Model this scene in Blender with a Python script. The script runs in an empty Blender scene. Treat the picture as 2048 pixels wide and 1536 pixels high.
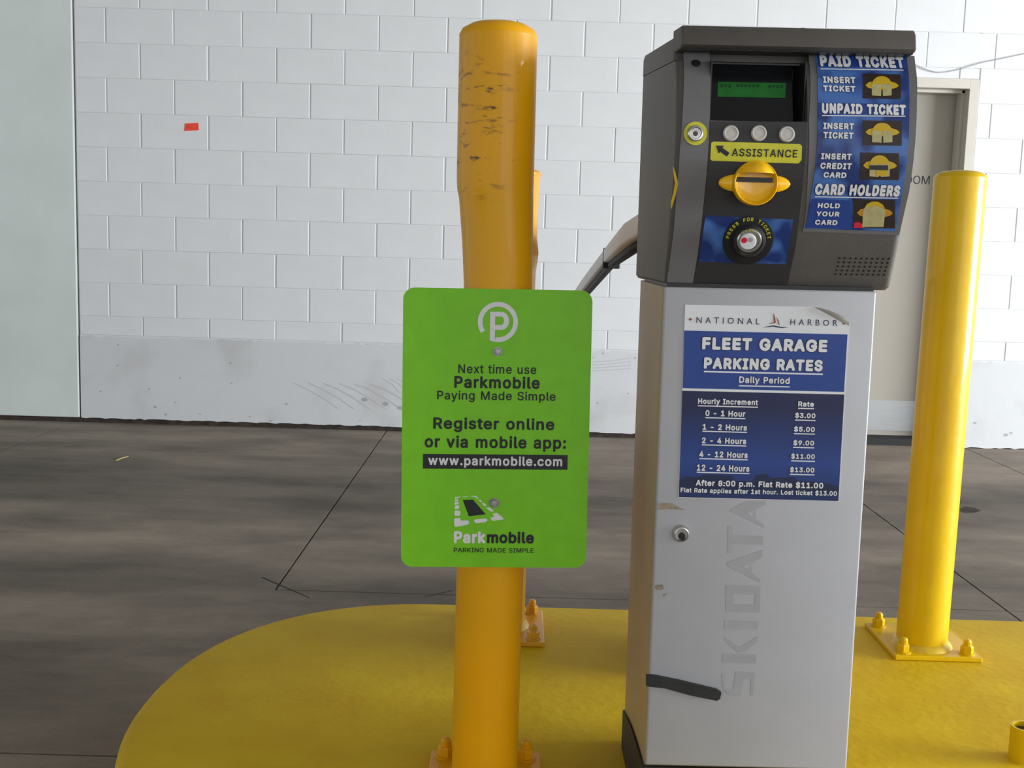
import bpy, bmesh, math, random
from mathutils import Vector, Matrix
from mathutils.geometry import tessellate_polygon
random.seed(7)
PI = math.pi
SC = bpy.context.scene
COL = SC.collection

# ------------------------------------------------------------------ camera, light, exposure
FPX, PITCH, ROLL = 2230.0, 0.1231739, -0.0291103
CAM = Vector((0, 0, 1.13))
def cam_axes():
    cr, sr, cp, sp = math.cos(ROLL), math.sin(ROLL), math.cos(PITCH), math.sin(PITCH)
    # world (x,y,z) -> dep, up -> X2,Y2
    fwd = Vector((0, cp, -sp)); up0 = Vector((0, sp, cp)); rt0 = Vector((1, 0, 0))
    return cr * rt0 - sr * up0, sr * rt0 + cr * up0, fwd
RT, UP, FW = cam_axes()
cd = bpy.data.cameras.new('camera'); cam = bpy.data.objects.new('camera', cd); COL.objects.link(cam)
cd.sensor_width = 36; cd.lens = FPX / 2048 * 36; cd.clip_start = 0.05
M = Matrix((RT, UP, -FW)).transposed().to_4x4(); M.translation = CAM
cam.matrix_world = M
SC.camera = cam

w = bpy.data.worlds.new('world'); SC.world = w; w.use_nodes = True
bg = w.node_tree.nodes['Background']
bg.inputs[0].default_value = (0.92, 0.96, 0.98, 1); bg.inputs[1].default_value = 1.32
def area(name, loc, tgt, sx, sy, power, color):
    l = bpy.data.lights.new(name, 'AREA'); l.shape = 'RECTANGLE'; l.size = sx; l.size_y = sy
    l.energy = power; l.color = color
    o = bpy.data.objects.new(name, l); COL.objects.link(o); o.location = loc
    o.rotation_euler = (Vector(tgt) - Vector(loc)).to_track_quat('-Z', 'Y').to_euler()
    return o
area('garage_entrance_daylight', (10.5, 1.3, 1.75), (0, 3.4, 1.6), 5.0, 2.8, 1900, (0.93, 0.97, 1.0))
area('fill_behind_camera', (5.5, -6.5, 2.1), (0.6, 2, 1.0), 6.0, 2.6, 120, (1.0, 0.99, 0.97))  # unseen fill lamp, added to brighten the kiosk and sign fronts
SC.view_settings.view_transform = 'Standard'; SC.view_settings.look = 'None'
SC.view_settings.gamma = 1.0; SC.view_settings.use_curve_mapping = False
SC.view_settings.exposure = 0.0

# ------------------------------------------------------------------ materials
def mat(name, col, rough=0.5, metal=0.0, var=0.0, scale=8.0, bump=0.0, bscale=200.0, stretch=(1, 1, 1),
        col2=None, emit=0.0, coat=0.0, detail=4, lo=0.3, hi=0.7, spec=0.35):
    m = bpy.data.materials.new(name); m.use_nodes = True
    N, L = m.node_tree.nodes, m.node_tree.links
    b = N['Principled BSDF']
    b.inputs['Base Color'].default_value = (*col, 1); b.inputs['Roughness'].default_value = rough
    b.inputs['Metallic'].default_value = metal
    if coat: b.inputs['Coat Weight'].default_value = coat
    b.inputs['Specular IOR Level'].default_value = spec
    tc = N.new('ShaderNodeTexCoord'); mp = N.new('ShaderNodeMapping'); mp.inputs['Scale'].default_value = stretch
    L.new(tc.outputs['Object'], mp.inputs[0])
    if var or col2:
        n = N.new('ShaderNodeTexNoise'); n.inputs['Scale'].default_value = scale; n.inputs['Detail'].default_value = detail
        L.new(mp.outputs[0], n.inputs[0])
        r = N.new('ShaderNodeValToRGB'); r.color_ramp.elements[0].position = lo; r.color_ramp.elements[1].position = hi
        a = tuple(max(0, c * (1 - var)) for c in col); z = col2 or tuple(min(1, c * (1 + var)) for c in col)
        if col2: a = col
        r.color_ramp.elements[0].color = (*a, 1); r.color_ramp.elements[1].color = (*z, 1)
        L.new(n.outputs['Fac'], r.inputs[0]); L.new(r.outputs[0], b.inputs['Base Color'])
    if bump:
        n2 = N.new('ShaderNodeTexNoise'); n2.inputs['Scale'].default_value = bscale; n2.inputs['Detail'].default_value = 3
        bp = N.new('ShaderNodeBump'); bp.inputs['Strength'].default_value = bump; bp.inputs['Distance'].default_value = 0.002
        L.new(mp.outputs[0], n2.inputs[0]); L.new(n2.outputs['Fac'], bp.inputs['Height']); L.new(bp.outputs[0], b.inputs['Normal'])
    if emit:
        b.inputs['Emission Color'].default_value = (*col, 1); b.inputs['Emission Strength'].default_value = emit
    return m
def nd(m, t): return m.node_tree.nodes.new(t)

MT = {}
MT['wall'] = mat('painted_block', (0.61, 0.62, 0.635), 0.62, var=0.03, scale=5, bump=0.2, bscale=90)
MT['mortar'] = mat('painted_mortar', (0.56, 0.58, 0.60), 0.7, bump=0.3, bscale=60)
MT['plinth'] = mat('painted_concrete', (0.53, 0.54, 0.555), 0.65, col2=(0.42, 0.42, 0.43), scale=3.2, lo=0.52, hi=0.82, bump=0.6, bscale=14, detail=9)
MT['pilaster'] = mat('painted_pilaster', (0.55, 0.60, 0.585), 0.6, var=0.04, scale=3, bump=0.3, bscale=30)
MT['base_dirt'] = mat('dark_base_joint', (0.035, 0.025, 0.02), 0.9, var=0.5, scale=20)
MT['dark'] = mat('dark_gap', (0.02, 0.02, 0.02), 0.8)
MT['scuff'] = mat('grey_scuff', (0.43, 0.43, 0.445), 0.7)
MT['ceiling'] = mat('ceiling_concrete', (0.45, 0.45, 0.44), 0.8, var=0.1)
MT['column_rear'] = mat('interior_wall', (0.35, 0.35, 0.34), 0.8, var=0.1)
MT['door'] = mat('door_beige_paint', (0.325, 0.30, 0.26), 0.45, var=0.03, scale=2)
MT['frame'] = mat('door_frame_paint', (0.50, 0.47, 0.42), 0.45, var=0.03)
MT['kick'] = mat('brushed_kick_plate', (0.36, 0.37, 0.38), 0.42, 0.55, var=0.05, stretch=(1, 1, 20))
MT['sign_green'] = mat('green_sign_film', (0.165, 0.50, 0.006), 0.42, var=0.05, scale=30)
MT['sign_back'] = mat('aluminium_sheet', (0.6, 0.6, 0.6), 0.35, 0.9, var=0.05)
MT['white_print'] = mat('white_print', (0.66, 0.66, 0.68), 0.5)
MT['black_print'] = mat('black_print', (0.013, 0.014, 0.016), 0.5)
MT['navy_print'] = mat('navy_outline_print', (0.01, 0.018, 0.06), 0.5)
MT['steel'] = mat('bright_steel', (0.55, 0.54, 0.52), 0.28, 0.9, var=0.15, scale=90)
MT['sealant'] = mat('grey_sealant', (0.16, 0.16, 0.16), 0.8, var=0.4, scale=12)
MT['bolt'] = mat('dull_zinc', (0.30, 0.29, 0.29), 0.35, 0.7, var=0.2, scale=120)
MT['kiosk_white'] = mat('pale_powder_coat', (0.40, 0.40, 0.42), 0.38, var=0.025, scale=14, bump=0.07, bscale=500)
MT['kiosk_shell'] = mat('bounce_tinted_powder_coat', (0.38, 0.285, 0.165), 0.42, var=0.06, scale=9, bump=0.15, bscale=400)  # same coat as the column door, tinted warm with painted-in yellow bounce light
MT['grey_head'] = mat('grey_plastic_case', (0.084, 0.076, 0.068), 0.5, var=0.06, scale=20, bump=0.3, bscale=900)
MT['grey_light'] = mat('light_grey_plastic', (0.135, 0.131, 0.133), 0.45, var=0.04, bump=0.2, bscale=900)
MT['dark_panel'] = mat('charcoal_plastic', (0.027, 0.026, 0.027), 0.45, var=0.06, bump=0.2, bscale=900)
MT['screen_black'] = mat('black_window', (0.008, 0.009, 0.010), 0.16)
MT['lcd'] = mat('green_lcd', (0.010, 0.11, 0.016), 0.35, emit=0.22, var=0.2, scale=60)
MT['lcd_ink'] = mat('lcd_characters', (0.006, 0.06, 0.018), 0.4)
MT['yellow_plastic'] = mat('yellow_plastic', (0.86, 0.47, 0.006), 0.25, coat=0.4)
MT['yellow_label'] = mat('yellow_label', (0.55, 0.52, 0.03), 0.45, var=0.04, scale=60)
MT['blue'] = mat('printed_blue', (0.016, 0.048, 0.235), 0.42, var=0.04, scale=20)
MT['blue_photo'] = mat('printed_blue_blotches', (0.010, 0.030, 0.15), 0.4, col2=(0.055, 0.14, 0.40), scale=26, detail=1, lo=0.42, hi=0.6)
MT['button'] = mat('clear_push_button', (0.50, 0.47, 0.44), 0.25, var=0.06, scale=120)
MT['black_plastic'] = mat('black_plastic', (0.013, 0.013, 0.014), 0.4)
MT['red'] = mat('red_print', (0.6, 0.015, 0.04), 0.4)
MT['rust_print'] = mat('red_brown_print', (0.28, 0.07, 0.045), 0.5)
MT['icon_yellow'] = mat('icon_yellow_print', (0.52, 0.34, 0.01), 0.5)
MT['icon_orange'] = mat('icon_orange_print', (0.48, 0.22, 0.01), 0.5)
MT['icon_cream'] = mat('icon_cream_print', (0.40, 0.36, 0.17), 0.5, var=0.12, scale=120)
MT['icon_bg'] = mat('icon_background_print', (0.022, 0.012, 0.008), 0.5)
MT['faded_word'] = mat('faded_grey_print', (0.33, 0.33, 0.345), 0.45, var=0.05, scale=25)
MT['scrape'] = mat('brown_scrape', (0.24, 0.19, 0.13), 0.6, var=0.4, scale=60)
MT['tape_red'] = mat('red_tape', (0.70, 0.06, 0.03), 0.5, var=0.15, scale=60)
MT['wire'] = mat('grey_cable', (0.33, 0.32, 0.35), 0.6)
MT['arm_white'] = mat('barrier_arm_paint', (0.66, 0.61, 0.58), 0.4, var=0.04)
MT['rubber'] = mat('black_rubber', (0.02, 0.02, 0.021), 0.6, var=0.2, scale=40)
MT['straw'] = mat('dry_straw', (0.5, 0.42, 0.15), 0.7)
MT['weld'] = mat('painted_weld_yellow', (0.62, 0.43, 0.03), 0.28, var=0.1, scale=60, bump=0.5, bscale=60, coat=0.3)
MT['paper_back'] = mat('sticker_back', (0.42, 0.41, 0.38), 0.5)

def concrete():
    m = bpy.data.materials.new('road_concrete'); m.use_nodes = True
    N, L = m.node_tree.nodes, m.node_tree.links; b = N['Principled BSDF']
    tc = N.new('ShaderNodeTexCoord')
    def noise(sc, st, det, rg=0.6):
        mp = N.new('ShaderNodeMapping'); mp.inputs['Scale'].default_value = st
        n = N.new('ShaderNodeTexNoise'); n.inputs['Scale'].default_value = sc; n.inputs['Detail'].default_value = det
        n.inputs['Roughness'].default_value = rg
        L.new(tc.outputs['Object'], mp.inputs[0]); L.new(mp.outputs[0], n.inputs[0]); return n.outputs['Fac']
    def ramp(f, p0, c0, p1, c1):
        r = N.new('ShaderNodeValToRGB'); r.color_ramp.elements[0].position = p0; r.color_ramp.elements[1].position = p1
        r.color_ramp.elements[0].color = (*c0, 1); r.color_ramp.elements[1].color = (*c1, 1)
        L.new(f, r.inputs[0]); return r.outputs[0]
    def mix(t, f, a, c):
        x = N.new('ShaderNodeMix'); x.data_type = 'RGBA'; x.blend_type = t
        if isinstance(f, float): x.inputs[0].default_value = f
        else: L.new(f, x.inputs[0])
        L.new(a, x.inputs[6]); L.new(c, x.inputs[7]); return x.outputs[2]
    base = ramp(noise(2.2, (0.45, 1.1, 1), 6), 0.36, (0.125, 0.104, 0.084), 0.62, (0.270, 0.226, 0.184))
    st = ramp(noise(11, (0.8, 1.35, 1), 9, 0.78), 0.34, (0.86, 0.84, 0.82), 0.66, (1.07, 1.05, 1.02))
    c = mix('MULTIPLY', 1.0, base, st)
    fine = ramp(noise(160, (1, 1, 1), 3), 0.3, (0.86, 0.86, 0.86), 0.7, (1.1, 1.1, 1.1))
    c = mix('MULTIPLY', 1.0, c, fine)
    # tyre lanes: long dark rubber bands running along the lane (X)
    sx = N.new('ShaderNodeSeparateXYZ'); L.new(tc.outputs['Object'], sx.inputs[0])
    nz = N.new('ShaderNodeMath'); nz.operation = 'MULTIPLY_ADD'; L.new(noise(0.9, (0.6, 1, 1), 3), nz.inputs[0]); nz.inputs[1].default_value = 0.9; L.new(sx.outputs[1], nz.inputs[2])
    tr = N.new('ShaderNodeValToRGB'); e = tr.color_ramp.elements
    vals = [(0.0, 1), (0.46, 1), (0.50, 0.62), (0.54, 0.68), (0.58, 1.12), (0.62, 0.95), (0.66, 0.58), (0.74, 0.56), (0.80, 0.98), (1.0, 1)]
    while len(e) < len(vals): e.new(0.5)
    for k, (p, v) in enumerate(vals): e[k].position = p; e[k].color = (v, v * 0.995, v * 0.99, 1)
    dv = N.new('ShaderNodeMath'); dv.operation = 'DIVIDE'; L.new(nz.outputs[0], dv.inputs[0]); dv.inputs[1].default_value = 8.0
    L.new(dv.outputs[0], tr.inputs[0])
    c = mix('MULTIPLY', 0.9, c, tr.outputs[0])
    L.new(c, b.inputs['Base Color']); b.inputs['Roughness'].default_value = 0.78
    bp = N.new('ShaderNodeBump'); bp.inputs['Strength'].default_value = 0.25; bp.inputs['Distance'].default_value = 0.002
    L.new(noise(120, (1, 1, 1), 4), bp.inputs['Height']); L.new(bp.outputs[0], b.inputs['Normal'])
    return m
MT['road'] = concrete()

def yellow_paint(name, col, dirt, rough, scale, lo, hi, bump=0.4, bscale=60, coat=0.0, marks=False, z0=0, z1=0):
    m = mat(name, col, rough, col2=dirt, scale=scale, lo=lo, hi=hi, bump=bump, bscale=bscale, coat=coat, detail=8, spec=0.2)
    if marks:   # dark impact scratches around the bumper-height part of the post
        N, L = m.node_tree.nodes, m.node_tree.links; b = N['Principled BSDF']
        src = b.inputs['Base Color'].links[0].from_socket
        tc = N.new('ShaderNodeTexCoord'); mp = N.new('ShaderNodeMapping'); mp.inputs['Scale'].default_value = (1, 1, 3.4)
        L.new(tc.outputs['Object'], mp.inputs[0])
        n = N.new('ShaderNodeTexNoise'); n.inputs['Scale'].default_value = 22; n.inputs['Detail'].default_value = 7; n.inputs['Roughness'].default_value = 0.72
        L.new(mp.outputs[0], n.inputs[0])
        s = N.new('ShaderNodeSeparateXYZ'); L.new(tc.outputs['Object'], s.inputs[0])
        r1 = N.new('ShaderNodeValToRGB'); r1.color_ramp.elements[0].position = 0.555; r1.color_ramp.elements[1].position = 0.64
        L.new(n.outputs['Fac'], r1.inputs[0])
        mr = N.new('ShaderNodeMapRange'); mr.inputs[1].default_value = z0; mr.inputs[2].default_value = z0 + 0.05
        L.new(s.outputs[2], mr.inputs[0])
        mr2 = N.new('ShaderNodeMapRange'); mr2.inputs[1].default_value = z1; mr2.inputs[2].default_value = z1 - 0.06
        L.new(s.outputs[2], mr2.inputs[0])
        mrx = N.new('ShaderNodeMapRange'); mrx.inputs[1].default_value = 0.035; mrx.inputs[2].default_value = -0.01
        L.new(s.outputs[0], mrx.inputs[0])
        a = r1.outputs[0]
        for q in (mr, mr2, mrx):
            mu = N.new('ShaderNodeMath'); mu.operation = 'MULTIPLY'; L.new(a, mu.inputs[0]); L.new(q.outputs[0], mu.inputs[1]); a = mu.outputs[0]
        x = N.new('ShaderNodeMix'); x.data_type = 'RGBA'; L.new(a, x.inputs[0]); L.new(src, x.inputs[6])
        x.inputs[7].default_value = (0.10, 0.055, 0.02, 1); L.new(x.outputs[2], b.inputs['Base Color'])
    return m
MT['island'] = yellow_paint('island_yellow_paint', (0.58, 0.365, 0.002), (0.66, 0.46, 0.008), 0.65, 7, 0.3, 0.7, 0.7, 45)
MT['post_front'] = yellow_paint('post_orange_yellow', (0.78, 0.36, 0.001), (0.66, 0.345, 0.006), 0.42, 6, 0.35, 0.75, 0.35, 30, 0.15, True, 1.0, 1.26)
MT['post_mid'] = yellow_paint('post_rear_yellow', (0.70, 0.36, 0.02), (0.60, 0.30, 0.03), 0.36, 8, 0.35, 0.75, 0.6, 25, 0.3)
MT['post_right'] = yellow_paint('post_bright_yellow', (0.68, 0.45, 0.002), (0.62, 0.38, 0.003), 0.36, 9, 0.35, 0.75, 0.35, 40, 0.2)

# sticker with a printed night-sky gradient (flat print)
def grad_mat(name, z0, z1, c0, c1, c2):
    m = mat(name, c0, 0.4); N, L = m.node_tree.nodes, m.node_tree.links; b = N['Principled BSDF']
    tc = N.new('ShaderNodeTexCoord'); s = N.new('ShaderNodeSeparateXYZ'); L.new(tc.outputs['Object'], s.inputs[0])
    mr = N.new('ShaderNodeMapRange'); mr.inputs[1].default_value = z0; mr.inputs[2].default_value = z1
    L.new(s.outputs[2], mr.inputs[0]); r = N.new('ShaderNodeValToRGB'); e = r.color_ramp.elements
    e[0].color = (*c2, 1); e[1].color = (*c0, 1); e[1].position = 0.85; k = e.new(0.35); k.color = (*c1, 1)
    L.new(mr.outputs[0], r.inputs[0]); L.new(r.outputs[0], b.inputs['Base Color']); return m

# ------------------------------------------------------------------ helpers
class Frame:
    """A thing's own coordinates: origin at its base, small real rotation."""
    def __init__(s, base, rot=None):
        s.B = Vector(base); s.R = rot or Matrix.Identity(3)
    def local(s, P): return s.R.transposed() @ (Vector(P) - s.B) + s.B
    def hit(s, px, py, prof, off=0.0):
        """point of the surface y = prof(z) - off seen at a photograph pixel"""
        d = FW + RT * ((px - 1024) / FPX) + UP * ((768 - py) / FPX)
        o = s.local(CAM); d = s.R.transposed() @ d
        y = prof(1.0) if callable(prof) else prof
        for _ in range(10):
            t = (y - off - o.y) / d.y; z = o.z + d.z * t
            y = prof(z) if callable(prof) else prof
        t = (y - off - o.y) / d.y
        return o + d * t
W0 = Frame((0, 0, 0))
def at(px, py, Y): return W0.hit(px, py, Y)
def atz(px, py, Z):
    d = FW + RT * ((px - 1024) / FPX) + UP * ((768 - py) / FPX)
    return CAM + d * ((Z - CAM.z) / d.z)

def link(name, me, m, parent=None, smooth=False):
    o = bpy.data.objects.new(name, me); COL.objects.link(o)
    if m is not None and len(me.materials) == 0: me.materials.append(m)
    if parent is not None: o.parent = parent
    if smooth:
        for p in me.polygons: p.use_smooth = True
    return o
def bmo(name, bm, m, parent=None, base=None, smooth=False, auto=None):
    if base is not None: bmesh.ops.translate(bm, verts=bm.verts, vec=-Vector(base))
    bmesh.ops.recalc_face_normals(bm, faces=bm.faces)
    me = bpy.data.meshes.new(name); bm.to_mesh(me); bm.free()
    o = link(name, me, m, parent, smooth)
    if auto is not None:
        for p in me.polygons: p.use_smooth = True
        try: me.set_sharp_from_angle(angle=auto)
        except Exception: pass
    return o
def empty(name, loc, label=None, cat=None, group=None, rot=None, kind=None):
    o = bpy.data.objects.new(name, None); COL.objects.link(o); o.location = loc; o.empty_display_size = 0.1
    if rot is not None: o.rotation_euler = rot.to_euler()
    if label: o['label'] = label
    if cat: o['category'] = cat
    if group: o['group'] = group
    if kind: o['kind'] = kind
    return o
def tag(o, label=None, cat=None, group=None, kind=None):
    if label: o['label'] = label
    if cat: o['category'] = cat
    if group: o['group'] = group
    if kind: o['kind'] = kind
    return o
def box(bm, x0, x1, y0, y1, z0, z1, bev=0.0, seg=2):
    vs = [bm.verts.new((x, y, z)) for x in (x0, x1) for y in (y0, y1) for z in (z0, z1)]
    F = [(0, 1, 3, 2), (4, 6, 7, 5), (0, 4, 5, 1), (2, 3, 7, 6), (0, 2, 6, 4), (1, 5, 7, 3)]
    fs = [bm.faces.new([vs[i] for i in f]) for f in F]
    if bev:
        es = list({e for f in fs for e in f.edges})
        bmesh.ops.bevel(bm, geom=es, offset=bev, segments=seg, profile=0.5, affect='EDGES')
def lathe(bm, prof, n=32, c=(0, 0, 0), axis='Z', phase=0.0):
    """prof: (radius, height) list; axis Z up, or Y (height grows toward -Y)"""
    rings = []
    for r, h in prof:
        if r < 1e-6:
            p = (0, 0, h) if axis == 'Z' else (0, -h, 0)
            rings.append([bm.verts.new(Vector(c) + Vector(p))]); continue
        ring = []
        for k in range(n):
            a = 2 * PI * k / n + phase
            p = (r * math.cos(a), r * math.sin(a), h) if axis == 'Z' else (r * math.cos(a), -h, r * math.sin(a))
            ring.append(bm.verts.new(Vector(c) + Vector(p)))
        rings.append(ring)
    for a, b in zip(rings, rings[1:]):
        for k in range(n):
            k2 = (k + 1) % n
            if len(a) == 1 and len(b) == 1: continue
            if len(a) == 1: bm.faces.new((a[0], b[k], b[k2]))
            elif len(b) == 1: bm.faces.new((a[k], a[k2], b[0]))
            else: bm.faces.new((a[k], a[k2], b[k2], b[k]))
    for r in (rings[0], rings[-1]):
        if len(r) > 2: bm.faces.new(r)
def decal(name, pts, prof, off, m, parent, base, thick=0.0012, step=None):
    """flat shape given in (x,z) laid on the surface y=prof(z), 'thick' deep"""
    bm = bmesh.new()
    vs_ = [bm.verts.new((x, 0, z)) for x, z in pts]
    if len(pts) <= 4: bm.faces.new(vs_)
    else:
        for t_ in tessellate_polygon([[Vector((x, z, 0)) for x, z in pts]]):
            try: bm.faces.new([vs_[i_] for i_ in t_])
            except ValueError: pass
    if step:
        zs = [p[1] for p in pts]; z = min(zs) + step
        while z < max(zs):
            bmesh.ops.bisect_plane(bm, geom=bm.verts[:] + bm.edges[:] + bm.faces[:], plane_co=(0, 0, z), plane_no=(0, 0, 1)); z += step
    fr = bm.faces[:]
    pf = prof if callable(prof) else (lambda z: prof)
    for v in bm.verts: v.co.y = pf(v.co.z) - off
    if thick:
        r = bmesh.ops.extrude_face_region(bm, geom=fr)
        for v in [g for g in r['geom'] if isinstance(g, bmesh.types.BMVert)]: v.co.y += thick
    return bmo(name, bm, m, parent, base)
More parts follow.
